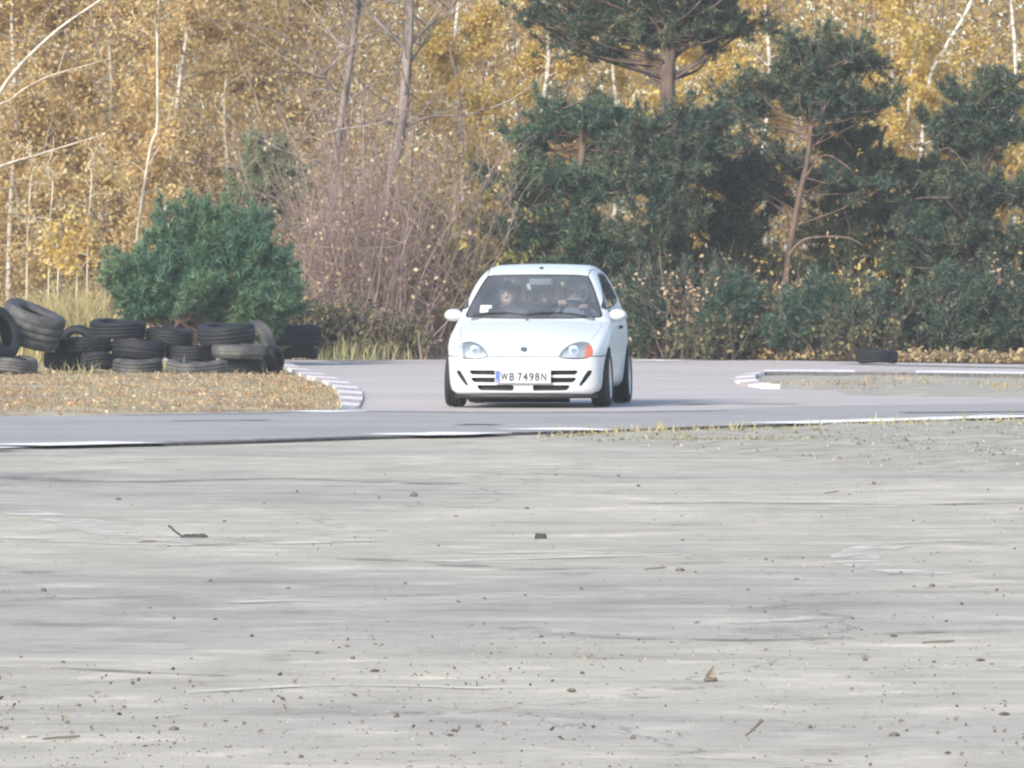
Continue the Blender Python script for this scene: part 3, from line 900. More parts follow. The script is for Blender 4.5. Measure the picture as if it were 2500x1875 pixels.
    for k, fi in enumerate(slots):
        # push the opening back into the bumper, with side walls
        v, f, u = compact(V, fi)
        nb = len(v)
        dpt = 0.07 if k % 4 != 3 else 0.035
        E = boundary(f)
        vv = np.vstack([v, v + [0, dpt, 0]])
        walls = np.array([(a, a + nb, b + nb) for a, b in E] + [(a, b + nb, b) for a, b in E])
        mesh_np('air_intake' if k % 4 != 3 else 'corner_vent', vv, np.concatenate([f + nb, walls]), M_BLACK, bp, False)
    # thin mesh bars deep inside are left to the dark; headlamps
    for sgn, fi in lamps.items():
        v, f, u = compact(V, fi)
        hlroot = emit('headlight', fi, M_LENS)
        nb = len(v); E = boundary(f)
        c = v.mean(0)
        back = v + [0, .055, 0]
        back[:, 0] = c[0] + (back[:, 0] - c[0]) * .93; back[:, 2] = c[2] + (back[:, 2] - c[2]) * .90
        vv = np.vstack([v - grad(car_sd, v) * .002, back])
        walls = np.array([(a, a + nb, b + nb) for a, b in E] + [(a, b + nb, b) for a, b in E])
        mesh_np('reflector', vv, np.concatenate([f + nb, walls]), M_REFL, hlroot, True)
        A = Acc()
        pr = [(.0, .022), (.03, .02), (.052, .008), (.060, -.006), (.055, -.008), (.0, .0)]
        Mx = np.array([[0, 1, 0], [1, 0, 0], [0, 0, 1]], float)
        A.lathe([(r, a) for r, a in pr], 24, True, Mx)
        cx = sgn * (.475 if sgn > 0 else .47)
        A.build('lamp_bowl', M_BULB, hlroot, True, (cx, float(np.interp(.47, [.38, .6], [.06, .16])) + .03, .532))
        rim_tube('lamp_trim', fi, 0.004, M_BLACK, hlroot, -0.002)
        # the turn signal in the outer corner: amber on one side, clear on the other
        vs2, fsig, _ = split(V, fi, .585 + .10 * (V[:, 2] - .53) - sgn * V[:, 0] + 6 * np.maximum(V[:, 2] - .60, 0))
        q, qf, _ = compact(vs2, fsig)
        g = grad(car_sd, q)
        o = mesh_np('turn_signal', q + g * 0.002, qf, M_AMBER if sgn > 0 else M_CLEARSIG, hlroot, True, normals=g)
        o['label'] = 'amber turn signal in the headlight corner' if sgn > 0 else 'clear turn signal in the headlight corner'
        # dark strip along the lower rim
        vs3, flow, _ = split(V, fi, V[:, 2] - .471)
        q, qf, _ = compact(vs3, flow)
        if len(qf): mesh_np('lower_rim', q + grad(car_sd, q) * 0.003, qf, M_BLACK, hlroot, True)
    # splitter under the bumper
    A = Acc()
    cur = smooth_poly([(-.70, .36), (-.66, .22), (-.605, .15), (-.52, .092), (-.38, .046), (-.2, .02), (0, .014), (.2, .02), (.38, .046), (.52, .092), (.605, .15), (.66, .22), (.70, .36)], 5)
    n = len(cur)
    rows = [np.column_stack([cur[:, 0] * s, cur[:, 1] + dy, np.full(n, z)]) for s, dy, z in ((.97, .03, .135), (.985, .006, .128), (.985, .0, .10), (.98, .012, .088), (.96, .05, .084), (.7, .30, .084))]
    i = np.arange(len(rows) - 1)[:, None] * n; j = np.arange(n - 1)[None, :]
    A.add(np.concatenate(rows), np.stack([i + j, i + n + j, i + n + j + 1, i + j + 1], -1).reshape(-1, 4))
    A.build('splitter', M_BLACK, bp)
    for bb in ((-.42, .42, .30, .34, .045, .085), (-.62, .62, .55, .62, .10, .16), (-.5, .5, 2.7, 2.8, .10, .2)):
        A = Acc(); A.box(*bb); A.build('crossmember', M_WELL, body, False)
    # number plate
    pl = Acc(); pl.box(-.260, .260, -.022, -.012, .2275, .3415)
    po = pl.build('number_plate', M_PLATE, car, False); po.location = (0, 0, .009)
    A = Acc(); A.box(-.262, .262, -.0245, -.010, .2235, .2275); A.box(-.262, .262, -.0245, -.010, .3415, .3455); A.box(-.266, -.2602, -.0245, -.010, .2235, .3455); A.box(.2602, .266, -.0245, -.010, .2235, .3455)
    A.build('plate_frame', M_REFL, po, False)
    A = Acc(); A.box(-.2595, -.216, -.0245, -.0205, .228, .341)
    A.build('country_band', M_EUBLUE, po, False)
    def text(s, x, z, size, mat, name, yy=-.0246, w=1.0):
        cu = bpy.data.curves.new(name, 'FONT'); cu.body = s; cu.size = size; cu.extrude = 0.0012; cu.offset = size * 0.022 if name == 'plate_character' else 0.0; cu.align_x = 'LEFT'
        tmp = bpy.data.objects.new(name, cu); COL.objects.link(tmp)
        dg = bpy.context.evaluated_depsgraph_get(); dg.update()
        me = bpy.data.meshes.new_from_object(tmp.evaluated_get(dg))
        bpy.data.objects.remove(tmp)
        me.materials.clear(); me.materials.append(mat)
        o = bpy.data.objects.new(name, me); COL.objects.link(o); o.parent = po
        co = np.array([v.co[:] for v in me.vertices])
        wx = co[:, 0].max() - co[:, 0].min()
        o.rotation_euler = (math.pi / 2, 0, 0)
        o.location = (x, yy, z)
        if w: o.scale = (w / wx, 1, 1)
        return o
    for k, (ch, x, wd) in enumerate((('W', -.208, .068), ('B', -.131, .046), ('7', -.052, .044), ('4', .003, .046), ('9', .060, .044), ('8', .115, .044), ('N', .172, .048))):
        text(ch, x, .248, .104, M_INK, 'plate_character', w=wd)
    text('PL', -.2535, .235, .028, M_PLATE, 'country_code', -.0256, .030)
    # round badge on the hood front
    yb = -float(np.interp(0, [0], [0]))
    zb = .545
    yy = np.linspace(-.02, .2, 441); db = car_sd0(np.zeros(441), yy, np.full(441, zb)); yb = float(yy[np.argmax(db < 0)])
    tilt = np.array([[0, 1, 0], [.78, 0, .62], [-.62, 0, .78]])   # lathe axis x -> out of the hood
    Rb = np.array(Matrix.Rotation(math.radians(-38), 3, 'X')) @ np.array([[0, 1, 0], [-1, 0, 0], [0, 0, 1]], float)
    A = Acc(); A.lathe([(.0, .012), (.024, .012), (.026, .008), (.0, .004)], 24, True, Rb)
    bo = A.build('hood_badge', M_GREYBADGE, car, True, (0, yb, zb))
    A = Acc(); A.lathe([(.026, .006), (.028, .013), (.032, .013), (.033, .004)], 28, True, Rb)
    A.build('badge_ring', M_CHROME, bo)
    A = Acc()
    for q in range(4):
        t = -.0135 + q * .009
        P = np.array([[.0125, t - .006, -.012], [.0125, t + .006, .012]]) @ Rb.T
        A.tube(P, .0016, 4)
    A.build('badge_bar', M_CHROME, bo)
    # mirrors
    for sgn in (1, -1):
        fn = lambda X, Y, Z: smax(smax(ellipsoid(X, Y, Z, (sgn * .795, 1.34, .868), (.088, .085, .060)), Y - 1.385, .02), .79 - Z, .02)
        v, f = surface_net(fn, (sgn * .795 - .12, 1.21, .78), (sgn * .795 + .12, 1.42, .95), .008)
        mo = mesh_np('wing_mirror', v, f, M_PAINT, car, True, normals=grad(fn, v))
        A = Acc(); A.tube([(sgn * .69, 1.36, .895), (sgn * .72, 1.35, .885), (sgn * .755, 1.34, .872)], [.032, .026, .024], 8)
        A.build('mirror_stalk', M_BLACK, mo)
        A = Acc(); A.lathe([(0, 0), (.05, 0), (.05, .002), (0, .002)], 20, True, np.array([[0, 1.45, 0], [1, 0, 0], [0, 0, 1]], float))
        A.build('mirror_glass', M_CHROME, mo, True, (sgn * .795, 1.3865, .868))
    # side repeater, washer jet, aerial foot
    def on_top(x, y):
        zz = np.linspace(1.45, .4, 1051); d = car_sd0(np.full(1051, x), np.full(1051, y), zz); return float(zz[np.argmax(d < 0)])
    def on_side(y, z):
        xx = np.linspace(.95, .5, 901); d = car_sd0(xx, np.full(901, y), np.full(901, z)); return float(xx[np.argmax(d < 0)])
    def blob(name, c, r, mat, parent=car):
        u = np.linspace(0, math.pi, 9); w = np.arange(14) * 2 * math.pi / 14
        A = Acc(); A.lathe(np.column_stack([np.sin(u), np.cos(u)]), 14, False)
        A.V[0] = A.V[0] * np.array(r)
        return A.build(name, mat, parent, True, c)
    for sgn in (1, -1): blob('side_repeater', (sgn * on_side(.98, .66), .98, .66), (.008, .03, .014), M_AMBER)
    blob('washer_jet', (-.04, .90, on_top(-.04, .90) + .004), (.016, .012, .008), M_BLACK)
    ao = blob('aerial_foot', (.02, 1.76, on_top(.02, 1.76) + .004), (.022, .028, .014), M_BLACK)
    # wipers follow the glass
    def on_glass(x, z):
        yy = np.linspace(.7, 1.8, 1101); d = car_sd0(np.full(1101, x), yy, np.full(1101, z)); return float(yy[np.argmax(d < 0)])
    for x0, x1, zt in ((-.58, -.04, .895), (-.10, .50, .895)):
        wz = lambda t: .852 + (zt - .852) * math.sin(math.pi * (0.15 + .75 * t))
        P = [(x0 + (x1 - x0) * t, on_glass(x0 + (x1 - x0) * t, wz(t)) - .016, wz(t)) for t in np.linspace(0, 1, 14)]
        A = Acc(); A.tube(P, .008, 5)
        wo = A.build('wiper', M_BLACK, car)
        P2 = [P[0], (P[4][0], P[4][1] - .02, P[4][2] + .004), (P[8][0], P[8][1] - .012, P[8][2])]
        A = Acc(); A.tube(P2, [.011, .009, .006], 5)
        A.build('wiper_arm', M_BLACK, wo)
    # paper and sticker behind the windscreen, low on the passenger side
    A = Acc()
    for x0, x1, z0, z1 in ((-.525, -.44, .895, .965), (-.44, -.41, .935, .965)):
        q = [(x0, z0), (x1, z0), (x1, z1), (x0, z1)]
        A.add([(x, on_glass(x, z) + .006, z) for x, z in q], [(0, 1, 2, 3)])
    so = A.build('windscreen_sticker', M_PAPER, car, False)
    # inside: dashboard, wheel, seats, mirror
    fn = lambda X, Y, Z: smax(rbox(X, Y, Z, (0, 1.22, .70), (.62, .20, .15), .06), -(ellipsoid(X, Y, Z, (.33, 1.52, .72), (.2, .14, .1))), .03)
    v, f = surface_net(fn, (-.68, .95, .5), (.68, 1.5, .9), .015)
    mesh_np('dashboard', v, f, M_CABIN, car, True, normals=grad(fn, v))
    A = Acc(); A.box(.22, .44, 1.33, 1.40, .83, .875)
    A.build('instrument_hood', M_CABIN, car, False)
    t = np.linspace(0, 2 * math.pi, 41)
    Rw = np.array(Matrix.Rotation(math.radians(-28), 3, 'X'))
    cen = np.array([.33, 1.47, .845])
    ringp = np.column_stack([.178 * np.cos(t), 0 * t, .178 * np.sin(t)]) @ Rw.T + cen
    A = Acc(); A.tube(ringp, .015, 8, cap=False)
    for a in (0.1, math.pi - .1, -math.pi / 2):
        A.tube(np.array([[0, .02, 0], [.172 * math.cos(a), 0, .172 * math.sin(a)]]) @ Rw.T + cen, [.03, .016], 6)
    A.lathe([(0, -.01), (.05, -.01), (.055, .03), (0, .04)], 16, True, Rw @ np.array([[0, 1, 0], [1, 0, 0], [0, 0, 1]], float)); A.V[-1] = A.V[-1] + cen
    A.build('steering_wheel', M_BLACK, car)
    for sgn in (1, -1):
        def fn(X, Y, Z):
            d = rbox(X, Y, Z, (sgn * .34, 1.80, .36), (.23, .25, .09), .06)
            ys = Y - (Z - .4) * .33
            d = smin(d, rbox(X, ys, Z, (sgn * .34, 2.04, .68), (.215, .06, .32), .055), .06)
            return smin(d, rbox(X, ys, Z, (sgn * .34, 2.03, 1.07), (.12, .04, .09), .04), .03)
        v, f = surface_net(fn, (sgn * .34 - .27, 1.5, .24), (sgn * .34 + .27, 2.45, 1.2), .015)
        mesh_np('front_seat', v, f, M_SEAT, car, True, normals=grad(fn, v))
    fn = lambda X, Y, Z: rbox(X, Y - (Z - .4) * .25, Z, (0, 2.62, .65), (.55, .07, .28), .06)
    v, f = surface_net(fn, (-.6, 2.4, .3), (.6, 2.95, 1.0), .02)
    mesh_np('rear_seat', v, f, M_SEAT, car, True, normals=grad(fn, v))
    fn = lambda X, Y, Z: rbox(X, Y, Z, (.03, 1.60, 1.19), (.115, .016, .034), .015)
    v, f = surface_net(fn, (-.12, 1.55, 1.13), (.18, 1.65, 1.25), .007)
    ro = mesh_np('rear_view_mirror', v, f, M_REFL, car, True, normals=grad(fn, v))
    A = Acc(); A.tube([(0, 1.60, 1.20), (-.01, 1.585, 1.235)], .01, 6); A.build('mirror_mount', M_CABIN, ro)
    A = Acc(); A.tube([(-.095, 1.59, 1.17), (-.085, 1.585, 1.13), (-.07, 1.585, 1.12)], .018, 6); A.build('hanging_tag', M_PAPER, ro)
    # wheels
    R, w = WZ, .185
    def tyre_prof(R, w, rin):
        h = w / 2
        return [(rin, -h * .78), (rin + .012, -h * .92), ((R + rin) / 2, -h * 1.02), (R - .022, -h * .97), (R - .006, -h * .80), (R, -h * .62), (R, -h * .40), (R - .007, -h * .38), (R - .007, -h * .30), (R + .001, -h * .28),
                (R + .002, -h * .05), (R - .006, -h * .04), (R - .006, h * .04), (R + .002, h * .05), (R + .001, h * .28), (R - .007, h * .30), (R - .007, h * .38), (R, h * .40), (R, h * .62), (R - .006, h * .80), (R - .022, h * .97), ((R + rin) / 2, h * 1.02), (rin + .012, h * .92), (rin, h * .78)]
    for sgn in (1, -1):
        for ay, ox, camb in ((AXF, .788, 2.0), (AXR, .80, 1.5)):
            A = Acc()
            rr = .188
            A.lathe([(rr, -w * .40), (rr + .010, -w * .42), (rr + .010, w * .44), (rr, w * .44), (rr - .012, w * .40), (rr - .018, w * .1), (rr - .02, -w * .36)], 40)
            A.lathe([(0, .035), (.045, .035), (.06, .028), (.06, -.03), (0, -.03)], 24)
            for k in range(8):
                a = k * math.pi / 4
                c_, s_ = math.cos(a), math.sin(a)
                q = np.array([(.03, .045, -.020), (.03, .045, .020), (.052, rr - .008, .014), (.052, rr - .008, -.014), (.0, .045, -.02), (.0, .045, .02), (.03, rr - .008, .014), (.03, rr - .008, -.014)])
                q = np.column_stack([q[:, 0], q[:, 1] * c_ - q[:, 2] * s_, q[:, 1] * s_ + q[:, 2] * c_])
                A.add(q, [(0, 1, 2, 3), (7, 6, 5, 4), (0, 4, 5, 1), (1, 5, 6, 2), (2, 6, 7, 3), (3, 7, 4, 0)])
            wo = A.build('wheel', M_RIM, car, True)
            T = Acc(); T.lathe(tyre_prof(R, w, .195), 56)
            T.build('tyre', M_RUBBER, wo)
            B = Acc(); B.lathe([(.02, -.02), (.135, -.02), (.135, -.035), (.02, -.035)], 30)
            B.build('brake_disc', M_CHROME, wo)
            wo.location = (sgn * (ox - w / 2), ay, R * .992)
            wo.rotation_euler = (0, math.radians(-camb) * sgn if sgn > 0 else math.radians(camb), 0 if sgn > 0 else math.pi)
            if sgn < 0: wo.rotation_euler = (0, math.radians(-camb), math.pi)
    return car
CAR = build_car()

# people in the car
def car_point(p):
    c, s = math.cos(YAW), math.sin(YAW)
    return (CARX + p[0] * c - p[1] * s, CARY + p[0] * s + p[1] * c, ZT + .008 + p[2])
M_SKIN = plain('skin', (0.64, 0.46, 0.39), 0.5, var=0.06, scale=30)
M_JACKET_B = plain('blue_grey_jacket', (0.34, 0.38, 0.48), 0.85, var=0.15, scale=14)
M_JACKET_D = plain('dark_jacket', (0.05, 0.055, 0.07), 0.85, var=0.15, scale=14)
M_TROUSER = plain('dark_trousers', (0.03, 0.033, 0.045), 0.9, var=0.15)
M_HAIR = plain('brown_hair', (0.06, 0.04, 0.025), 0.7, var=0.3, scale=60)
M_HELM = plain('light_helmet', (0.82, 0.84, 0.88), 0.25, var=0.03, coat=0.4)
M_EYE = plain('dark_eye', (0.02, 0.018, 0.016), 0.2, var=0.1)
def person(x, label, jacket, hands, helmet):
    """seated figure in the car's axes; facing the nose (-y)"""
    hip, chest, neck, head = (x, 1.88, .47), (x, 2.00, .80), (x, 1.985, .96), (x, 1.94, 1.075)
    def fingers(h, sg):
        out = []
        for k in range(4):
            b = np.array(h) + np.array([sg * (-.03 + .02 * k), -.035, .012 - .004 * abs(k - 1.5)])
            out += [(b, b + [0, -.028, .012], .0095), (b + [0, -.028, .012], b + [0, -.045, -.016], .0088), (b + [0, -.045, -.016], b + [0, -.028, -.036], .008)]
        t = np.array(h) + np.array([-sg * .035, -.005, -.01])
        out += [(t, t + [-sg * .012, -.03, .006], .0105), (t + [-sg * .012, -.03, .006], t + [-sg * .002, -.052, .004], .0095)]
        return out
    def arms(X, Y, Z):
        d = 9
        for sg, h in zip((-1, 1), hands):
            sh = (x + sg * .175, 1.99, .845)
            h = np.array(h); el = (np.array(sh) + h) / 2 + np.array([sg * .07, .03, -.12])
            d = smin(d, capsule(X, Y, Z, sh, el, .062, .048), .03)
            d = smin(d, capsule(X, Y, Z, el, h + [0, .06, 0], .047, .031), .02)
            d = smin(d, rbox(X, Y, Z, h, (.042, .045, .02), .018), .025)
        return d
    def fn(X, Y, Z):
        d = smin(capsule(X, Y, Z, hip, chest, .155, .15), capsule(X, Y, Z, (x - .13, 1.995, .84), (x + .13, 1.995, .84), .085), .08)
        d = smin(d, capsule(X, Y, Z, chest, neck, .075, .055), .05)
        hd = smin(ellipsoid(X, Y, Z, head, (.076, .095, .112)), ellipsoid(X, Y, Z, (x, 1.905, 1.01), (.055, .06, .055)), .04)
        hd = smin(hd, capsule(X, Y, Z, (x, 1.848, 1.085), (x, 1.832, 1.05), .009, .014), .018)
        for sg in (-1, 1):
            hd = smin(hd, ellipsoid(X, Y, Z, (x + sg * .079, 1.955, 1.065), (.011, .022, .033)), .008)
            hd = smax(hd, -ellipsoid(X, Y, Z, (x + sg * .033, 1.838, 1.085), (.02, .014, .013)), .012)
        hd = smax(hd, -capsule(X, Y, Z, (x - .022, 1.842, 1.02), (x + .022, 1.842, 1.02), .004), .008)
        d = smin(d, hd, .03)
        d = smin(d, arms(X, Y, Z), .05)
        for sg, h in zip((-1, 1), hands):
            for a, b, r in fingers(h, sg): d = smin(d, capsule(X, Y, Z, a, b, r), .006)
            kn = (x + sg * .12, 1.50, .56)
            d = smin(d, capsule(X, Y, Z, (x + sg * .09, 1.86, .44), kn, .085, .062), .05)
            d = smin(d, capsule(X, Y, Z, kn, (x + sg * .12, 1.30, .28), .058, .042), .03)
            d = smin(d, capsule(X, Y, Z, (x + sg * .12, 1.32, .25), (x + sg * .12, 1.20, .235), .04, .032), .03)
        return d
    v, f = surface_net(fn, (x - .36, 1.12, .18), (x + .36, 2.2, 1.22), .009, 2)
    wx = car_point((x, 1.88, .0))
    root = None
    def rel(v):
        return v - np.array([x, 1.88, 0])
    # clothes by region: skin for head, neck and hands; jacket; trousers
    hm = np.minimum.reduce([np.linalg.norm(v - np.array(h), axis=1) - .075 for h in hands])
    sk = np.minimum(hm, .935 - v[:, 2])
    cen = v[f].mean(1)
    hmc = np.minimum.reduce([np.linalg.norm(cen - np.array(h), axis=1) - .075 for h in hands])
    mi = np.where((hmc < 0) | (cen[:, 2] > .945), 0, np.where((cen[:, 2] < .50) & (cen[:, 1] < 1.93), 2, 1))
    root = mesh_np('person', rel(v), f, [M_SKIN, jacket, M_TROUSER], None, True, normals=grad(fn, v), midx=mi)
    root.location = wx; root.rotation_euler = (0, 0, YAW)
    tag(root, label, 'person', 'people in the white car')
    for sg in (-1, 1):
        A = Acc()
        u = np.linspace(0, math.pi, 7); A.lathe(np.column_stack([np.sin(u), np.cos(u)]) * .012, 10, False)
        A.V[-1] = A.V[-1] + rel(np.array([[x + sg * .033, 1.856, 1.085]]))
        A.build('eye', M_EYE, root)
    if helmet:
        hf = lambda X, Y, Z: smax(np.abs(ellipsoid(X, Y, Z, (x, 1.945, 1.09), (.118, .14, .135))) - .008, -np.maximum(np.maximum(Y - 1.90, np.abs(Z - 1.075) - .045), -1), .012)
        hf2 = lambda X, Y, Z: smax(hf(X, Y, Z), .975 - Z, .01)
        hv, hfc = surface_net(hf2, (x - .14, 1.78, .94), (x + .14, 2.11, 1.25), .009, 2)
        mesh_np('helmet', rel(hv), hfc, M_HELM, root, True)
    else:
        hf = lambda X, Y, Z: smax(ellipsoid(X, Y, Z, (x, 1.955, 1.095), (.086, .103, .108)), np.minimum(1.895 - Y, 0) * 0 + smax(1.875 - Y + (1.13 - Z) * .9, 1.03 - Z, .02), .02)
        hv, hfc = surface_net(hf, (x - .11, 1.82, .98), (x + .11, 2.08, 1.23), .009, 2)
        mesh_np('hair', rel(hv), hfc, M_HAIR, root, True)
person(.33, 'helmeted driver behind the steering wheel of the white car', M_JACKET_B, [(.25, 1.515, .985), (.46, 1.50, .945)], True)
person(-.33, 'bare-headed passenger beside the driver in the white car', M_JACKET_D, [(-.44, 1.56, .62), (-.24, 1.56, .62)], False)

# ------------------------------------------------------------------ loose tyres
def tyre_mesh(name, R, w, rin, mat, lug=0.007, n=60, seed=0):
    h = w / 2
    prof = [(rin, -h * .70), (rin + .015, -h * .88), (rin + .035, -h * .92), ((R + rin) / 2, -h * 1.03), (R - .045, -h * 1.0), (R - .018, -h * .90), (R - .003, -h * .72), (R, -h * .48), (R - .009, -h * .46), (R - .009, -h * .38), (R + .001, -h * .36),
            (R + .003, -h * .06), (R - .007, -h * .04), (R - .007, h * .04), (R + .003, h * .06), (R + .001, h * .36), (R - .009, h * .38), (R - .009, h * .46), (R, h * .48), (R - .003, h * .72), (R - .018, h * .90), (R - .045, h * 1.0), ((R + rin) / 2, h * 1.03), (rin + .035, h * .92), (rin + .015, h * .88), (rin, h * .70),
            (rin + .03, h * .62), (R - .03, h * .75), (R - .022, 0), (R - .03, -h * .75), (rin + .03, -h * .62)]
    rv = np.random.default_rng(900 + seed)
    gd = rv.choice([0.15, 0.5, 1.0, 1.3]); lug = lug * rv.choice([0.3, 1.0, 2.0])
    prof = [(r if r < R - .012 or abs(a) > h * .6 else R - (R - r) * gd, a) for r, a in prof]
    A = Acc(); A.lathe(prof, n)
    V = A.V[0].reshape(len(prof), n, 3)
    k = np.arange(n) // rv.choice([1, 1, 2])
    for row in (5, 6, 7, 18, 19, 20):
        f = 1 - (lug / R) * ((k + (row > 10)) % 2)
        V[row, :, 1] *= f; V[row, :, 2] *= f
    # old carcasses are never quite round
    rs = np.random.default_rng(seed)
    ph = rs.uniform(0, 6.28); am = rs.uniform(.005, .035)
    ang = np.arctan2(V[:, :, 2], V[:, :, 1])
    s = 1 + am * np.cos(2 * ang + ph)
    V[:, :, 1] *= s; V[:, :, 2] *= s
    V[:, :, 0] += rs.uniform(-.022, .022) * np.cos(2 * ang + ph + 1) 
    A.V[0] = V.reshape(-1, 3)
    return A.build(name, mat)
def tyre_mat(name, col, dusty):
    m, n, l, b = new_mat(name)
    tc = n.new('ShaderNodeTexCoord')
    t = noise(n, l, 5, 5, 0.65, tc.outputs['Object'])
    r = ramp(n, [(0.35, col), (0.7, dusty)])
    l.new(t.outputs[0], r.inputs[0])
    l.new(r.outputs[0], b.inputs['Base Color'])
    b.inputs['Roughness'].default_value = 0.7
    b.inputs['Specular IOR Level'].default_value = 0.3
    bump(n, l, b, noise(n, l, 40, 3, 0.6, tc.outputs['Object']).outputs[0], 0.2, 0.01)
    return m
M_T1 = tyre_mat('old_tyre_rubber', (0.009, 0.011, 0.015), (0.022, 0.024, 0.029))
M_T2 = tyre_mat('dusty_tyre_rubber', (0.035, 0.037, 0.042), (0.13, 0.127, 0.12))
TG = 'old tyres piled on the dry grass island'
def lay_tyre(x0, x1, ytop, ybot, Y, label, mat=M_T1, tilt=(0, 0), group=TG, seed=0):
    """lying tyre filling the pixel box, at distance Y"""
    c = W((x0 + x1) / 2, (ytop + ybot) / 2, Y)
    s = FPX / Y
    R = (x1 - x0) / s / 2 * .985; w = (ybot - ytop) / s * 0.93
    w = max(.13, w)
    o = tyre_mesh('tyre', R, w, R * .58, mat, seed=seed)
    o.rotation_euler = (math.radians(tilt[0]), math.radians(90 + tilt[1]), rng.uniform(0, 6))
    o.rotation_mode = 'XYZ'
    # spin about its own axis, then lay down, then tilt
    Mx = Matrix.Rotation(math.radians(tilt[1]), 4, 'Y') @ Matrix.Rotation(math.radians(tilt[0]), 4, 'X') @ Matrix.Rotation(math.pi / 2, 4, 'Y') @ Matrix.Rotation(rng.uniform(0, 6), 4, 'X')
    o.rotation_euler = Mx.to_euler()
    o.location = (c[0], c[1] + R * .3, c[2])
    return tag(o, label, 'tyre', group)
YF = 101.0
tl = [
 (-28, 92, 873, 911, 100.2, 'dusty tyre lying at the left picture edge under the big truck tyre', M_T2, (2, 0)),
 (106, 204, 861, 903, 101.6, 'dark ground-row tyre right of the big truck tyre', M_T1, (0, 2)),
 (196, 275, 859, 903, 101.2, 'narrow dark ground-row tyre left of the brown dusty tyre', M_T1, (0, -2)),
 (273, 398, 876, 918, 100.6, 'brownish dusty tyre lying in front of the pile with grooved tread', M_T2, (1, 0)),
 (403, 557, 880, 923, 100.2, 'wide grey dusty tyre lying foremost in the pile', M_T2, (1, 1)),
 (523, 652, 876, 919, 101.0, 'dark blue-grey tyre at the right foot of the pile', M_T1, (0, 0)),
 (128, 274, 822, 863, 101.6, 'second-row tyre next to the big truck tyre', M_T1, (0, -2)),
 (268, 404, 828, 878, 101.6, 'second-row tyre above the brownish dusty tyre', M_T1, (0, 2)),
 (402, 524, 841, 880, 101.8, 'second-row tyre above the wide foremost tyre', M_T1, (0, 0)),
 (514, 648, 840, 876, 100.8, 'shiny-edged second-row tyre over the right foot of the pile', M_T2, (1, 0)),
 (217, 356, 782, 826, 101.8, 'topmost tyre at the left of the pile', M_T1, (3, 2)),
 (354, 473, 801, 841, 101.9, 'slightly tilted top-row tyre in the middle of the pile', M_T1, (4, 5)),
 (478, 626, 790, 841, 101.4, 'topmost broad tyre at the right of the pile', M_T1, (3, -2)),
 (690, 777, 845, 876, 114.0, 'small lower tyre of the last two-tyre stack beside the kerb', M_T1, (0, 0)),
 (658, 785, 793, 845, 113.6, 'large upper tyre of the last two-tyre stack beside the kerb', M_T1, (0, 1)),
]
for k, (x0, x1, yt, yb, Y, lab, mt, ti) in enumerate(tl):
    lay_tyre(x0, x1, yt, yb, Y, lab, mt, ti, seed=k)
lay_tyre(2092, 2194, 854, 887, 112.5, 'lone black tyre lying at the far tarmac edge on the right', M_T1, (0, 0), group=None, seed=31)
# hidden ground-row tyres that carry the upper rows
for k, (px, Y) in enumerate(((330, 102.4), (470, 102.5))):
    o = tyre_mesh('tyre', .30, .2, .17, M_T1, seed=40 + k)
    o.rotation_euler = (0, math.pi / 2, 0); c = W(px, 890, Y); o.location = (c[0], c[1], .135 + .03)
    tag(o, ('half-hidden tyre in the ground row behind the brownish tyre', 'half-hidden tyre in the ground row behind the foremost tyre')[k], 'tyre', TG)
def pose_tyre(px, py, Y, R, w, axis, label, mat=M_T1, seed=0, rin=.58):
    o = tyre_mesh('tyre', R, w, R * rin, mat, lug=.012 if R > .4 else .007, seed=seed)
    q = Vector((1, 0, 0)).rotation_difference(Vector(axis).normalized())
    o.rotation_euler = q.to_euler()
    c = W(px, py, Y); o.location = c
    return tag(o, label, 'tyre', TG)
pose_tyre(76, 795, 101.2, .40, .42, (.34, -.16, .93), 'big truck tyre leaning on top of the left end of the pile', M_T2, 51, .5)
pose_tyre(-6, 815, 100.4, .33, .24, (.80, -.5, .35), 'dark tyre leaning against the big truck tyre, cut by the left border', M_T1, 52)
pose_tyre(190, 842, 102.6, .25, .17, (.25, .95, .12), 'upright tyre showing its arched top behind the second row', M_T1, 53)
pose_tyre(668, 880, 101.4, .185, .15, (.93, -.32, .20), 'small tyre standing on edge at the right end of the pile', M_T1, 54, .55)
pose_tyre(632, 832, 103.0, .26, .17, (.72, .60, .34), 'mossy tyre leaning on edge behind the right end of the pile', M_T2, 55)

# ------------------------------------------------------------------ the wood
LEAF_O = [(0.0, (0.42, 0.27, 0.12)), (0.3, (0.58, 0.42, 0.18)), (0.6, (0.70, 0.54, 0.24)), (0.85, (0.78, 0.65, 0.36)), (1.0, (0.84, 0.77, 0.56))]
LEAF_Y = [(0.0, (0.46, 0.31, 0.09)), (0.35, (0.66, 0.49, 0.13)), (0.7, (0.78, 0.63, 0.21)), (1.0, (0.86, 0.78, 0.48))]
LEAF_B = [(0.0, (0.26, 0.17, 0.10)), (0.5, (0.42, 0.31, 0.18)), (1.0, (0.60, 0.50, 0.34))]
LEAF_G = [(0.0, (0.16, 0.16, 0.05)), (0.5, (0.30, 0.27, 0.08)), (1.0, (0.46, 0.38, 0.12))]
CL = [(0.3, (0.86, 0.82, 0.82)), (0.55, (1.0, 1.0, 1.0)), (0.75, (1.12, 1.08, 0.95))]
M_LO = island_mat('orange_birch_leaves', LEAF_O, transl=0.55, noise_stops=CL, nscale=0.8)
M_LY = island_mat('yellow_birch_leaves', LEAF_Y, transl=0.55, noise_stops=CL, nscale=0.8)
M_LB = island_mat('brown_dry_leaves', LEAF_B, transl=0.25)
M_LG = island_mat('olive_leaves', LEAF_G, transl=0.35)
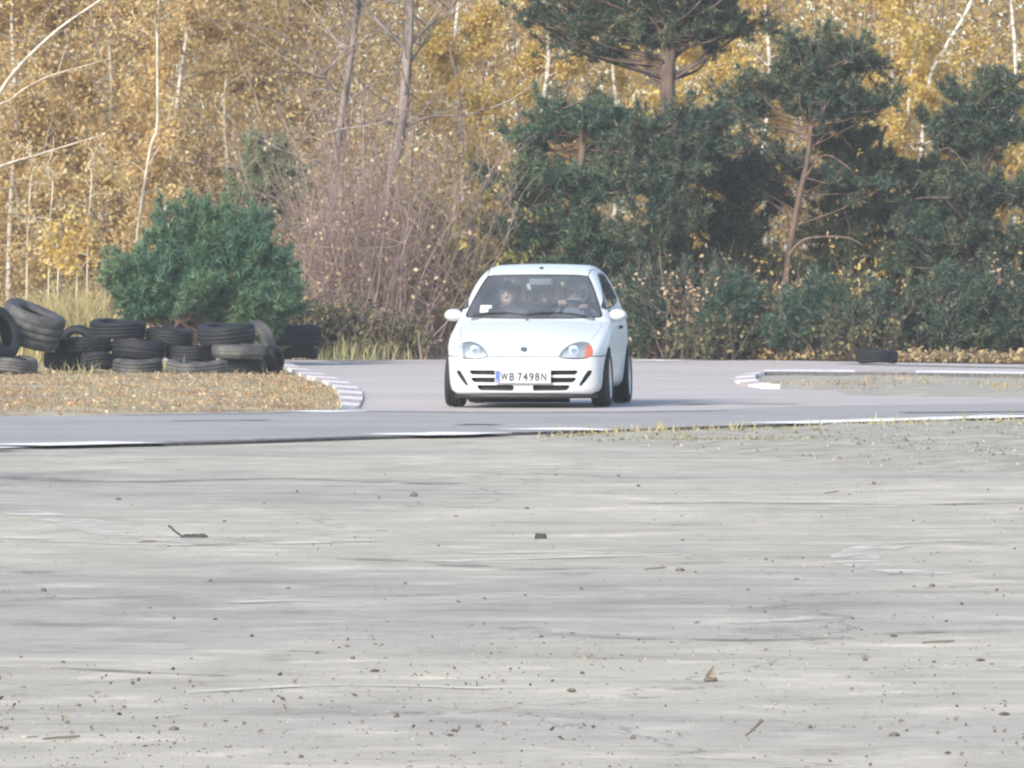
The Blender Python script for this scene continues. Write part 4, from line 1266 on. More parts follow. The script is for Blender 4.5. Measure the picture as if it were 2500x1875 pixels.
M_WOODMASS = island_mat('mixed_autumn_leaves', [(0, (0.42, 0.28, 0.11)), (0.4, (0.60, 0.44, 0.17)), (0.75, (0.72, 0.57, 0.25)), (1, (0.82, 0.74, 0.50))], transl=0.55,
                        noise_stops=[(0.28, (0.78, 0.80, 0.82)), (0.42, (0.97, 0.88, 0.84)), (0.55, (1.0, 0.98, 0.9)), (0.72, (1.18, 1.14, 0.85))], nscale=0.35)
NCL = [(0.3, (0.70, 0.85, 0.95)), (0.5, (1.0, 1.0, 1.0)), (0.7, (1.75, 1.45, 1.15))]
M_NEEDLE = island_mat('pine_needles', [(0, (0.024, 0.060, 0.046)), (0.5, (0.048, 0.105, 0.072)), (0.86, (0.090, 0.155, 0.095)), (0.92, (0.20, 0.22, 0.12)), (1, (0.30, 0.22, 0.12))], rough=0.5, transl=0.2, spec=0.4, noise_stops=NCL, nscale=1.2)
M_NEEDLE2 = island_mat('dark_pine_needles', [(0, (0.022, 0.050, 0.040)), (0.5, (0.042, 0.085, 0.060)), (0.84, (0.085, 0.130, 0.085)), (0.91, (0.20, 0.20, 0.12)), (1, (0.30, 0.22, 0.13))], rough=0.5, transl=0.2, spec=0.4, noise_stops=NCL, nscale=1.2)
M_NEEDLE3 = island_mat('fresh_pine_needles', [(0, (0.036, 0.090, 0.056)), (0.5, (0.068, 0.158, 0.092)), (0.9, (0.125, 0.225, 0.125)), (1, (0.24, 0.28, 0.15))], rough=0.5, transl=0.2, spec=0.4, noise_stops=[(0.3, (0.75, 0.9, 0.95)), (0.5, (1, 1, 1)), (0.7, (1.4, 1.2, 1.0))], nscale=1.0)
M_UND = island_mat('undergrowth_leaves', [(0, (0.04, 0.05, 0.03)), (0.5, (0.085, 0.095, 0.05)), (0.85, (0.17, 0.15, 0.075)), (1, (0.36, 0.29, 0.14))], transl=0.25)
M_DTWIG = island_mat('dark_twigs', [(0, (0.05, 0.042, 0.038)), (0.5, (0.10, 0.082, 0.072)), (1, (0.22, 0.18, 0.155))], transl=0)
M_DEEP = island_mat('deep_wood_leaves', [(0, (0.36, 0.29, 0.20)), (0.5, (0.52, 0.44, 0.30)), (1, (0.70, 0.62, 0.44))], transl=0.4, noise_stops=[(0.3, (0.8, 0.78, 0.82)), (0.6, (1.05, 1.0, 0.9))], nscale=0.2)
M_TWIG = island_mat('reddish_twigs', [(0, (0.14, 0.10, 0.095)), (0.5, (0.27, 0.20, 0.185)), (1, (0.44, 0.35, 0.32))], transl=0)
M_GTWIG = island_mat('grey_twigs', [(0, (0.11, 0.09, 0.085)), (0.5, (0.21, 0.175, 0.16)), (1, (0.36, 0.315, 0.28))], transl=0)
M_NEEDLE4 = island_mat('pale_olive_needles', [(0, (0.10, 0.15, 0.08)), (0.5, (0.18, 0.23, 0.12)), (1, (0.34, 0.36, 0.2))], rough=0.5, transl=0.25, spec=0.3)
M_NEEDLE4B = island_mat('olive_needles', [(0, (0.04, 0.07, 0.045)), (0.5, (0.085, 0.12, 0.07)), (0.85, (0.16, 0.18, 0.10)), (1, (0.32, 0.27, 0.15))], rough=0.5, transl=0.25, spec=0.3)
def bark(name, a, bcol, scale, stretch):
    m, n, l, b = new_mat(name)
    tc = n.new('ShaderNodeTexCoord'); mp = n.new('ShaderNodeMapping'); mp.inputs['Scale'].default_value = stretch
    l.new(tc.outputs['Object'], mp.inputs[0])
    t = noise(n, l, scale, 5, 0.65, mp.outputs[0])
    r = ramp(n, [(0.36, a), (0.56, bcol)])
    l.new(t.outputs[0], r.inputs[0]); l.new(r.outputs[0], b.inputs['Base Color'])
    b.inputs['Roughness'].default_value = 0.85; b.inputs['Specular IOR Level'].default_value = 0.2
    bump(n, l, b, t.outputs[0], 0.5, 0.02)
    return m
M_BIRCH = bark('birch_bark', (0.16, 0.14, 0.12), (0.72, 0.69, 0.63), 3.0, (1, 1, 4))
M_PINEBARK = bark('pine_bark', (0.06, 0.045, 0.04), (0.16, 0.12, 0.10), 9.0, (1, 1, 0.3))
M_REDBARK = bark('reddish_pine_bark', (0.065, 0.045, 0.038), (0.17, 0.12, 0.10), 9.0, (1, 1, 0.3))
M_GREYBARK = bark('grey_bark', (0.09, 0.075, 0.07), (0.25, 0.21, 0.19), 6.0, (1, 1, 0.4))
M_SAPBARK = bark('pale_sapling_bark', (0.30, 0.27, 0.21), (0.56, 0.52, 0.44), 6.0, (1, 1, 0.6))

def unit(v): return v / (np.linalg.norm(v, axis=-1, keepdims=True) + 1e-9)
def leaves(C, size, rs, aspect=0.62, hang=0.0):
    """diamond leaves, slightly folded, at the points C"""
    n = len(C)
    a = unit(rs.normal(size=(n, 3)) + np.array([0, 0, -hang]))
    b = unit(np.cross(a, unit(rs.normal(size=(n, 3)))))
    nn = np.cross(a, b)
    L = (size * rs.uniform(.65, 1.4, n))[:, None]
    V = np.stack([C - a * L, C + b * L * aspect + nn * L * .15, C + a * L, C - b * L * aspect + nn * L * .15], 1).reshape(-1, 3)
    F = np.arange(4 * n).reshape(n, 4)
    return V, F
def needles(C, D, rs, per=20, length=.085, width=.010, spread=.85):
    """tufts of needles at C fanning out round the shoot direction D"""
    n = len(C)
    d = unit(np.repeat(D, per, 0) * rs.uniform(.25, 1.1, (n * per, 1)) + rs.normal(size=(n * per, 3)) * spread)
    c = np.repeat(C, per, 0) + np.repeat(D, per, 0) * rs.uniform(-.06, .05, (n * per, 1))
    s = unit(np.cross(d, rs.normal(size=(n * per, 3))))
    L = length * rs.uniform(.7, 1.3, (n * per, 1)); w = width * rs.uniform(.7, 1.3, (n * per, 1))
    V = np.stack([c - s * w, c + s * w, c + d * L], 1).reshape(-1, 3)
    return V, np.arange(3 * n * per).reshape(-1, 3)
def bend(p, d, L, n, rs, up=0.0, jit=.12):
    P = [np.array(p, float)]; d = unit(np.array(d, float))
    for _ in range(n):
        d = unit(d + rs.normal(size=3) * jit + np.array([0, 0, up]))
        P.append(P[-1] + d * L / n)
    return np.array(P)
def along(P, t):
    s = np.concatenate([[0], np.cumsum(np.linalg.norm(np.diff(P, axis=0), axis=1))]); t = t * s[-1]
    return np.array([np.interp(t, s, P[:, k]) for k in range(3)]).T
def trunk_line(px_pts, Y, top=None, dy=0.0):
    P = [W(px, py, Y) for px, py in px_pts]
    lo = P[0]
    if lo[2] > 0.05:
        d = P[0] - P[1]; 
        P.insert(0, np.array([lo[0] + d[0] / (abs(d[2]) + 1e-6) * lo[2] * .3, Y, 0.0]))
    if top and P[-1][2] < top:
        d = P[-1] - P[-2]; dx = d[0] / (abs(d[2]) + 1e-6)
        k = 4
        z0 = P[-1][2]
        for i in range(1, k + 1):
            z = z0 + (top - z0) * i / k
            P.append(np.array([P[-1][0] + np.clip(dx, -.25, .25) * (top - z0) / k * .6 + rng.normal() * .06, Y + dy * i / k, z]))
    return smooth_poly(np.array(P), 5)
def root_at(name, P, label, cat, group=None):
    return empty(name, (P[0][0], P[0][1], P[0][2]), label, cat, group)
TREES_G = 'trees at the edge of the wood'
def birch(name, label, px_pts, Y, r0, mleaf, mbark=None, n_leaf=7000, top=8.5, zmin=.8, spread=1.3, size=.045, seed=0, r1=.012, limbs=34, group=TREES_G, cat='tree', lean=None):
    rs = np.random.default_rng(seed)
    P = trunk_line(px_pts, Y, top)
    root = root_at(name, P, label, cat, group)
    o = P[0].copy()
    A = Acc()
    R = r0 + (r1 - r0) * np.linspace(0, 1, len(P)) ** .8
    A.tube(P - o, R, 8)
    zz = P[:, 2]
    pts = []
    for k in range(limbs):
        z = rs.uniform(zmin, zz.max() * .98)
        p = np.array([np.interp(z, zz, P[:, q]) for q in range(3)])
        az = rs.uniform(0, 2 * math.pi); el = rs.uniform(.15, .95)
        L = spread * rs.uniform(.55, 1.15) * (1 - .35 * z / zz.max())
        B = bend(p, (math.cos(az) * math.cos(el), math.sin(az) * math.cos(el), math.sin(el)), L, 6, rs, up=-.02, jit=.14)
        A.tube(B - o, np.linspace(max(.006, r0 * .28), .004, 7), 4, cap=False)
        pts.append(along(B, rs.uniform(.25, 1.0, 40)))
        for q in range(4):
            t = rs.uniform(.3, .95); s = along(B, np.array([t]))[0]
            C = bend(s, rs.normal(size=3) + np.array([math.cos(az), math.sin(az), .1]), L * rs.uniform(.25, .5), 4, rs, up=-.10, jit=.2)
            A.tube(C - o, np.linspace(.006, .0025, 5), 3, cap=False)
            pts.append(along(C, rs.uniform(.1, 1.0, 30)))
    A.build('trunk', mbark or M_BIRCH, root)
    if n_leaf:
        pts = np.concatenate(pts)
        c = pts[rs.integers(0, len(pts), n_leaf)] + rs.normal(size=(n_leaf, 3)) * .075
        c = c[c[:, 2] > .25]
        V, F = leaves(c - o, size, rs, hang=.6)
        mesh_np('crown', V, F, mleaf, root, False)['kind'] = 'stuff'
    return root
def pine(name, label, px_pts, Y, r0, foliage, mneedle=None, mbark=None, top=8, seed=0, per=26, tuft=1500, length=.105, limb_px=(), bare=(), group=TREES_G, r1=.02, width=.0085, sub=7):
    """foliage: list of (px, py, dY, rx, rz, weight) clumps that the limbs reach into (pixel centre, depth offset, half sizes in metres)"""
    rs = np.random.default_rng(seed)
    P = trunk_line(px_pts, Y, top)
    root = root_at(name, P, label, 'tree', group)
    o = P[0].copy()
    A = Acc()
    R = r0 + (r1 - r0) * np.linspace(0, 1, len(P))
    A.tube(P - o, R, 9)
    for pts, r in limb_px:
        L = smooth_poly(np.array([W(px, py, Y + dy) for px, py, dy in pts]), 5)
        A.tube(L - o, np.linspace(r, r * .35, len(L)), 6, cap=False)
    zz = P[:, 2]
    Cs, Ds = [], []
    wt = sum(f[5] for f in foliage)
    for px, py, dy, rx, rz, wgt in foliage:
        c = W(px, py, Y + dy)
        nsh = max(3, int(10 * wgt))
        nt = int(tuft * wgt / wt / nsh / sub) + 1
        for k in range(nsh):
            # each limb leaves the trunk lower than the clump and ends inside it
            e = c + np.array([rs.uniform(-1, 1) * rx, rs.uniform(-1, 1) * max(rx, .4) * .8, rs.uniform(-.5, .5) * rz])
            zs = np.clip(e[2] - rs.uniform(-.15, .8), .15, zz.max() * .97)
            p = np.array([np.interp(zs, zz, P[:, q]) for q in range(3)])
            midp = (p + e) / 2 + rs.normal(size=3) * .08 - np.array([0, 0, .08])
            B = smooth_poly(np.array([p, midp, e]), 5)
            A.tube(B - o, np.linspace(max(.012, r0 * .22), .006, len(B)), 4, cap=False)
            dirb = unit(e - midp)
            for q in range(sub):
                s = along(B, np.array([rs.uniform(.5, 1.0)]))[0]
                tw = bend(s, dirb + rs.normal(size=3) * np.array([.8, .8, .35]) + np.array([0, 0, .05]), rs.uniform(.3, .8) * max(rx, .35), 4, rs, up=.08, jit=.15)
                A.tube(tw - o, np.linspace(.007, .003, 5), 3, cap=False)
                t = rs.uniform(.3, 1.0, nt)
                Cs.append(along(tw, t) + rs.normal(size=(nt, 3)) * .035)
                Ds.append(np.repeat(unit(tw[-1] - tw[-2])[None], nt, 0))
    for pts, r in bare:
        L = smooth_poly(np.array([W(px, py, Y + dy) for px, py, dy in pts]), 5)
        A.tube(L - o, np.linspace(r, r * .3, len(L)), 5, cap=False)
    A.build('trunk', mbark or M_PINEBARK, root)
    C = np.concatenate(Cs); D = np.concatenate(Ds)
    k = C[:, 2] > .12
    V, F = needles(C[k] - o, D[k], rs, per, length, width)
    mesh_np('crown', V, F, mneedle or M_NEEDLE, root, False)['kind'] = 'stuff'
    return root
def brush(name, label, px, Y, h, spread, n, mat, seed, leaf=None, nleaf=0, group=None, lean=0.0, cat='shrub', r=.006, branchy=5, leafsize=.035):
    """leafless shrub: stems fanning from the ground, splitting into fine twigs"""
    rs = np.random.default_rng(seed)
    c = W(px, 870, Y); o = np.array([c[0], Y, .02])
    root = empty(name, o, label, cat, group)
    A = Acc(); pts = []
    for k in range(n):
        p = np.array([rs.normal() * spread * .35, rs.normal() * spread * .3, 0])
        d = np.array([rs.normal() * .28 + lean, rs.normal() * .28, 1.0])
        B = bend(p, d, h * rs.uniform(.45, 1.05), 7, rs, up=.02, jit=.10)
        A.tube(B, np.linspace(r * rs.uniform(.8, 1.6), .003, 8), 4, cap=False)
        for q in range(branchy):
            s = along(B, np.array([rs.uniform(.2, .95)]))[0]
            T = bend(s, rs.normal(size=3) * .7 + np.array([0, 0, .6]), h * rs.uniform(.15, .34), 4, rs, up=.03, jit=.22)
            A.tube(T, np.linspace(.004, .002, 5), 3, cap=False)
            pts.append(along(T, rs.uniform(.2, 1, 12)))
    A.build('stem', mat, root)['kind'] = 'stuff'
    if nleaf:
        pts = np.concatenate(pts)
        cc = pts[rs.integers(0, len(pts), nleaf)] + rs.normal(size=(nleaf, 3)) * .04
        V, F = leaves(cc, leafsize, rs, hang=.4)
        mesh_np('leaf_cluster', V, F, leaf, root, False)['kind'] = 'stuff'
    return root

# the far wood: one mass of autumn foliage and thin stems
def far_wood():
    rs = np.random.default_rng(5)
    n = 330000
    X = rs.uniform(-19, 19, n); Y = rs.uniform(142, 158, n); Z = rs.uniform(0, 1, n) ** .85 * 11.5
    d = vnoise(X * .8, Z * .8 + Y * .4, 21) + .5 * vnoise(X * 2.2, Z * 2.2 + Y, 22)
    keep = d > rs.uniform(-.95, .3, n)
    C = np.stack([X, Y, Z], 1)[keep]
    V, F = leaves(C, .05, rs, hang=.4)
    o = mesh_np('far_wood', V, F, M_WOODMASS, None, False)
    tag(o, 'mass of tan and golden autumn foliage deep in the wood', 'woodland', kind='stuff')
    n = 130000
    X = rs.uniform(-26, 26, n); Y = rs.uniform(162, 192, n); Z = rs.uniform(0, 1, n) ** .9 * 15
    V, F = leaves(np.stack([X, Y, Z], 1), .12, rs, hang=.3)
    tag(mesh_np('deep_wood', V, F, M_DEEP, None, False), 'greyish tan wall of foliage at the very back of the wood', 'woodland', kind='stuff')
    A = Acc()
    for k in range(330):
        x, y = rs.uniform(-19, 19), rs.uniform(140, 158)
        h = rs.uniform(3, 11)
        B = bend((x, y, 0), (rs.normal() * .12, rs.normal() * .05, 1), h, 6, rs, jit=.05)
        A.tube(B, np.linspace(rs.uniform(.010, .035), .005, 7), 5, cap=False)
        for q in range(5):
            s = along(B, np.array([rs.uniform(.2, .95)]))[0]
            T = bend(s, (rs.normal(), rs.normal() * .6, .8), rs.uniform(.5, 1.4), 4, rs, jit=.15)
            A.tube(T, np.linspace(.008, .003, 5), 3, cap=False)
    o = A.build('far_stems', M_GTWIG, None)
    tag(o, 'crowd of thin grey stems deep in the wood', 'woodland', kind='stuff')
    # thicket of the left side, nearer and browner
    n = 150000
    X = rs.uniform(-10.5, -1.8, n); Y = rs.uniform(126, 138, n); Z = .3 + rs.uniform(0, 1, n) ** .9 * 7.5
    d = vnoise(X * 1.0, Z * 1.0 + Y * .5, 51) + .6 * vnoise(X * 2.6, Z * 2.6 + Y, 52) + .12 * np.clip((-3 - X), -1, 1)
    C = np.stack([X, Y, Z], 1)[d > rs.uniform(-.5, .6, n)]
    V, F = leaves(C, .036, rs, hang=.4)
    tag(mesh_np('birch_thicket', V, F, M_LO, None, False), 'dense thicket of orange-brown leaves filling the left background', 'woodland', kind='stuff')
    A = Acc()
    for k in range(330):
        x, y, z = rs.uniform(-10.5, -1.8), rs.uniform(125, 137), rs.uniform(0, 5)
        B = bend((x, y, z), (rs.normal() * .7, rs.normal() * .3, rs.uniform(.3, 1)), rs.uniform(.8, 2.2), 5, rs, jit=.15)
        A.tube(B, np.linspace(.010, .003, 6), 4, cap=False)
    tag(A.build('thicket_twigs', M_GTWIG, None), 'tangle of thin twigs among the orange-brown leaves', 'woodland', kind='stuff')
    # low dark undergrowth between the stems
    n = 60000
    X = rs.uniform(-18, 18, n); Y = rs.uniform(132, 146, n); Z = rs.uniform(0, 1, n) ** 1.6 * 2.6
    keep = vnoise(X * .7, Y * .6, 31) + .25 > Z / 2.6 * .9 - .2
    V, F = leaves(np.stack([X, Y, Z], 1)[keep], .045, rs)
    o = mesh_np('undergrowth', V, F, M_UND, None, False)
    tag(o, 'low olive undergrowth between the trunks', 'undergrowth', kind='stuff')
far_wood()

# left: orange birches and saplings
LB = [
 ('slender white birch rising behind the round green pine bush', [(398, 720), (401, 554), (421, 362), (443, 169), (469, 11)], 127, .055, M_LO, 7500, 1),
 ('thin pale greyish sapling just left of the white birch', [(335, 620), (339, 542), (367, 362), (384, 305), (384, 124)], 125, .030, M_LO, 4000, 2),
 ('orange-leaved birch at the left picture border', [(20, 720), (26, 500), (40, 300), (30, 100)], 130, .05, M_LO, 9000, 3),
 ('orange birch standing behind the leaning pale stems', [(150, 720), (152, 500), (172, 250), (160, 40)], 132, .05, M_LO, 9000, 4),
 ('brownish birch in the thicket above the tyre pile', [(255, 700), (250, 480), (272, 250), (262, 30)], 131, .05, M_LO, 9000, 5),
 ('birch with thinning brown leaves between the white birch and the bare tree', [(560, 640), (556, 420), (548, 280), (562, 60)], 131, .045, M_LB, 8000, 6),
 ('tall thin birch with sparse tan leaves left of the bare twin-topped tree', [(690, 620), (700, 380), (684, 200), (706, 20)], 133, .045, M_LO, 7000, 7),
]
for lab, pts, Y, r0, ml, nl, sd in LB:
    birch('birch_tree', lab, pts, Y, r0, ml, M_SAPBARK if sd in (2, 5, 6) else None, int(nl * 1.6), top=9, spread=1.25, seed=sd, size=.038)
# leaning bare stems at the upper left
for k, (lab, pts, r) in enumerate((('long pale leaning stem crossing the upper left corner', [(-70, 420), (0, 224), (120, 90), (245, 0)], .03),
                                   ('pale bare branch lying across the leaves at the left border', [(-90, 450), (0, 406), (110, 372), (195, 346)], .022),
                                   ('thin pale leaning stem under the long leaning one', [(-40, 330), (30, 240), (110, 190), (210, 160)], .016))):
    P = np.array([W(px, py, 123.5 + .4 * k) for px, py in pts])
    P = np.vstack([[P[0][0] - .8, P[0][1], 0.0], P, P[-1] + (P[-1] - P[-2]) * .6])
    S = smooth_poly(P, 6); A = Acc(); A.tube(S - S[0], np.linspace(r * 1.3, r * .4, len(S)), 6)
    rs = np.random.default_rng(60 + k)
    for q in range(7):
        s = along(S, np.array([rs.uniform(.4, .95)]))[0]
        A.tube(bend(s, (rs.normal(), rs.normal(), .8), rs.uniform(.3, .8), 4, rs) - S[0], np.linspace(.007, .003, 5), 3, cap=False)
    o = A.build('leaning_stem', M_SAPBARK, None, True, S[0])
    tag(o, lab, 'tree', 'leaning bare stems')
# bare trees in the middle
def bare_tree(label, pts, Y, r0, limbs, seed, twigs=60, top=8.5):
    rs = np.random.default_rng(seed)
    P = trunk_line(pts, Y, top)
    root = root_at('bare_tree', P, label, 'tree', 'bare trees left of the car')
    o = P[0].copy(); A = Acc()
    A.tube(P - o, r0 * (1 - .72 * np.linspace(0, 1, len(P))), 9)
    B = Acc(); src = []
    for lp, r in limbs:
        L = smooth_poly(np.array([W(px, py, Y + dy) for px, py, dy in lp]), 5)
        B.tube(L - o, np.linspace(r, r * .3, len(L)), 6, cap=False); src.append(L)
    zz = P[:, 2]
    C = Acc()
    for k in range(twigs):
        if rs.random() < .45 and src:
            L = src[rs.integers(len(src))]; s = along(L, np.array([rs.uniform(.25, 1)]))[0]
        else:
            z = rs.uniform(1.3, zz.max()); s = np.array([np.interp(z, zz, P[:, q]) for q in range(3)])
        az = rs.uniform(0, 6.28)
        T = bend(s, (math.cos(az), math.sin(az), rs.uniform(.2, 1.1)), rs.uniform(.6, 1.6), 5, rs, up=.03, jit=.14)
        C.tube(T - o, np.linspace(.012, .004, 6), 4, cap=False)
        for q in range(6):
            t = along(T, np.array([rs.uniform(.3, 1)]))[0]
            U = bend(t, rs.normal(size=3) + np.array([0, 0, .6]), rs.uniform(.2, .6), 4, rs, jit=.18)
            C.tube(U - o, np.linspace(.005, .002, 5), 3, cap=False)
    A.build('trunk', M_GREYBARK, root); B.build('limb', M_GREYBARK, root); C.build('twig', M_GTWIG, root)['kind'] = 'stuff'
bare_tree('bare grey tree with forked top above the brown shrub', [(808, 690), (812, 560), (818, 420), (836, 270), (856, 141), (866, 68)], 121.5, .075,
          [([(864, 72, 0), (876, 20, .1), (884, -40, .2)], .035), ([(860, 80, 0), (842, 40, -.1), (830, -20, -.2)], .025), ([(832, 240, 0), (800, 200, -.2), (768, 176, -.3)], .02), ([(856, 130, 0), (800, 80, .2), (740, 40, .3)], .018)], 71)
bare_tree('thicker bare tree with spreading limbs left of the car', [(905, 720), (914, 640), (927, 565), (960, 418), (983, 282), (994, 141), (1000, 56), (1000, -30)], 121.0, .11,
          [([(984, 112, 0), (930, 60, -.2), (881, 0, -.3), (850, -40, -.4)], .04), ([(1000, 105, 0), (1050, 60, .2), (1110, 10, .4)], .03), ([(983, 308, 0), (920, 295, -.2), (836, 318, -.3), (780, 330, -.4)], .028), ([(985, 310, 0), (1050, 285, .2), (1140, 280, .3), (1204, 262, .4)], .026), ([(992, 170, 0), (1030, 110, .3), (1060, 60, .4)], .02)], 72)
# brown brush around their feet
brush('brown_shrub', 'reddish brown leafless shrub around the foot of the forked bare tree', 800, 119.8, 3.7, .7, 75, M_TWIG, 81, M_LB, 700, group='brown shrubs left of the car', branchy=9)
brush('brown_shrub', 'tall mauve-brown twiggy shrub between the two bare trees and the car', 930, 119.5, 4.0, .8, 95, M_TWIG, 82, M_LB, 600, group='brown shrubs left of the car', branchy=10)
brush('brown_shrub', 'thin grey-brown shrub just left of the car roof', 1030, 120.2, 3.2, .6, 60, M_TWIG, 83, M_LB, 500, group='brown shrubs left of the car', branchy=8)
brush('yellow_shrub', 'yellow-green leafy shrub behind the left side of the car roof', 1150, 120.5, 2.9, .55, 30, M_TWIG, 84, M_LG, 4200, cat='shrub', leafsize=.045, branchy=8)
brush('olive_shrub', 'low olive weeds growing right of the last tyre stack', 800, 118.5, .9, .7, 60, M_TWIG, 85, M_UND, 2600, cat='shrub', branchy=6)
brush('olive_shrub', 'pale green weeds between the last tyre stack and the round pine bush', 715, 117.8, .9, .5, 50, M_TWIG, 86, M_UND, 2400, cat='shrub', branchy=6)
brush('olive_shrub', 'low brown weeds at the tarmac edge left of the car', 960, 118.5, .75, .8, 60, M_TWIG, 87, M_UND, 1500, cat='shrub', branchy=6)
for k, (px, lab, h) in enumerate(((186, 'yellow-leaved sapling with white stem behind the tyres', 2.1), (140, 'smaller yellow-leaved sapling behind the big truck tyre', 1.9))):
    birch('birch_sapling', lab, [(px, 745), (px + 2, 640), (px - 4, 560)], 118.5, .014, M_LY, M_SAPBARK, 420, top=h, zmin=1.25, spread=.45, size=.04, seed=90 + k, limbs=12, group='saplings behind the tyres', r1=.005)
for k, (px, lab) in enumerate(((118, 'leafless pale sapling left of the yellow saplings'), (212, 'leafless pale sapling between the yellow sapling and the round bush'), (65, 'leafless thin sapling rising behind the leaning tyres'))):
    birch('birch_sapling', lab, [(px, 745), (px + 3, 560), (px + 12, 430)], 119.5 + .3 * k, .013, M_LO, M_SAPBARK, 260, top=3.2, zmin=1.4, spread=.5, size=.035, seed=94 + k, limbs=10, group='saplings behind the tyres', r1=.005)

# the round young pine bush behind the tyres
def pine_bush(label, Y, clumps, tuft, seed, trunks, mneedle, per=22, name='pine_bush'):
    rs = np.random.default_rng(seed)
    c0 = W(trunks[0], 860, Y); o = np.array([c0[0], Y, .02])
    root = empty(name, o, label, 'tree')
    A = Acc(); Cs, Ds = [], []
    wt = sum(c[3] * c[4] for c in clumps)
    for px, py, dy, rx, rz in clumps:
        c = W(px, py, Y + dy)
        nsh = int(14 + 30 * rx * rz)
        nt = int(tuft * rx * rz / wt / nsh / 6) + 1
        for k in range(nsh):
            u = unit(rs.normal(size=3)); r = rs.uniform(.35, 1) ** .5
            e = c + u * np.array([rx, rx, rz]) * r
            if e[2] < .25: e[2] = .25 + rs.uniform(0, .3)
            b = np.array([W(trunks[rs.integers(len(trunks))], 860, Y)[0], Y + rs.normal() * .1, max(.1, e[2] * .4)])
            B = smooth_poly(np.array([b, (b + e) / 2 + rs.normal(size=3) * .08, e]), 4)
            A.tube(B - o, np.linspace(.016, .005, len(B)), 4, cap=False)
            for q in range(6):
                s = along(B, np.array([rs.uniform(.55, 1)]))[0]
                tw = bend(s, u * .7 + rs.normal(size=3) * .5 + np.array([0, 0, .6]), rs.uniform(.18, .4), 4, rs, up=.12, jit=.12)
                A.tube(tw - o, np.linspace(.006, .003, 5), 3, cap=False)
                t = rs.uniform(.2, 1, nt)
                Cs.append(along(tw, t) + rs.normal(size=(nt, 3)) * .03); Ds.append(np.repeat(unit(tw[-1] - tw[-2])[None], nt, 0))
    for px in trunks:
        b = W(px, 860, Y); A.tube(np.array([[b[0], Y, 0], [b[0] + .04, Y + .05, .35], [b[0] - .02, Y + .1, .7 if len(clumps) < 5 else 1.4]]) - o, [.045, .04, .015], 7)
    A.build('trunk', M_PINEBARK, root)
    V, F = needles(np.concatenate(Cs) - o, np.concatenate(Ds), rs, per, .11, .0085, .6)
    mesh_np('crown', V, F, mneedle, root, False)['kind'] = 'stuff'
    return root
pine_bush('round bushy young pine with blue-green needles behind the tyre pile', 111.5,
          [(350, 655, 0, .50, .42), (450, 610, .1, .55, .48), (590, 605, 0, .55, .48), (680, 665, 0, .42, .42), (560, 680, -.4, .75, .42), (420, 715, -.2, .6, .30), (295, 690, 0, .26, .26), (640, 725, -.1, .5, .30), (440, 540, .1, .28, .24), (600, 545, .1, .26, .24)],
          5200, 101, [430, 500, 570], M_NEEDLE3)
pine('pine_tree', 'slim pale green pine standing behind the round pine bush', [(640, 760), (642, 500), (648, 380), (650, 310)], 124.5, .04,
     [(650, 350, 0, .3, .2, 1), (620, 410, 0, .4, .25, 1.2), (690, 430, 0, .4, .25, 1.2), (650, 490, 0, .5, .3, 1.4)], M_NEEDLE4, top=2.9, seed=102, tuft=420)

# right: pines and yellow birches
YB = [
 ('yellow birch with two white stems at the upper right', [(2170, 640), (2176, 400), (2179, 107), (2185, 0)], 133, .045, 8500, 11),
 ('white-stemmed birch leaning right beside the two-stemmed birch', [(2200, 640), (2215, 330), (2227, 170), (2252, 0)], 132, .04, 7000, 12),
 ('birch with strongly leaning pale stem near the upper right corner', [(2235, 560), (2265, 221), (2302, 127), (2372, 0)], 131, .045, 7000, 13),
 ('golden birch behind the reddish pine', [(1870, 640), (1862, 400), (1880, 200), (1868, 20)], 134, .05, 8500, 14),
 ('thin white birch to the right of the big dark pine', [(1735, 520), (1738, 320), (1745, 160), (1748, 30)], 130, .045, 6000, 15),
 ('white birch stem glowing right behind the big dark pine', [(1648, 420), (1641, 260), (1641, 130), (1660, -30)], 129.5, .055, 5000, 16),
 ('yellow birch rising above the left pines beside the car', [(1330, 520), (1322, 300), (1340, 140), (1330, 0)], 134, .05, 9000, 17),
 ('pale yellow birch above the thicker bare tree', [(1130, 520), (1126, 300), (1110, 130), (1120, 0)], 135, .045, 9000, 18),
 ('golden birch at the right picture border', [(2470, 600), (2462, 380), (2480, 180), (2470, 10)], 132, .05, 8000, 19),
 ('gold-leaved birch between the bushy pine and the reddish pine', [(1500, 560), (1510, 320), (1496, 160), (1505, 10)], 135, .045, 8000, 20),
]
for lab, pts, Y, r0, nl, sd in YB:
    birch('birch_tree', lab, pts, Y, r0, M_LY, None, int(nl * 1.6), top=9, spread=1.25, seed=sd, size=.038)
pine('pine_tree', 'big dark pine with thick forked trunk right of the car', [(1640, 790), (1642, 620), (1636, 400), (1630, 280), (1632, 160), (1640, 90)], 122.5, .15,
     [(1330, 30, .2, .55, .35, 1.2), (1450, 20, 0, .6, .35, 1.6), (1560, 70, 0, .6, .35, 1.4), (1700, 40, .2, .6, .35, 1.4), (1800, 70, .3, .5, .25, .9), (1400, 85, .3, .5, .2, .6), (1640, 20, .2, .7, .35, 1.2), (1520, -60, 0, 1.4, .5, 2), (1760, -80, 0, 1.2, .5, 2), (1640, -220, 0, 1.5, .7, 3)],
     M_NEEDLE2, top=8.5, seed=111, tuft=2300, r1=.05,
     limb_px=[([(1634, 150, 0), (1668, 90, .1), (1690, 30, .2), (1694, -60, .3)], .055), ([(1632, 170, 0), (1612, 100, 0), (1602, 20, -.1), (1598, -80, -.2)], .06), ([(1650, 190, 0), (1740, 130, .2), (1840, 60, .3), (1900, 20, .4)], .03)])
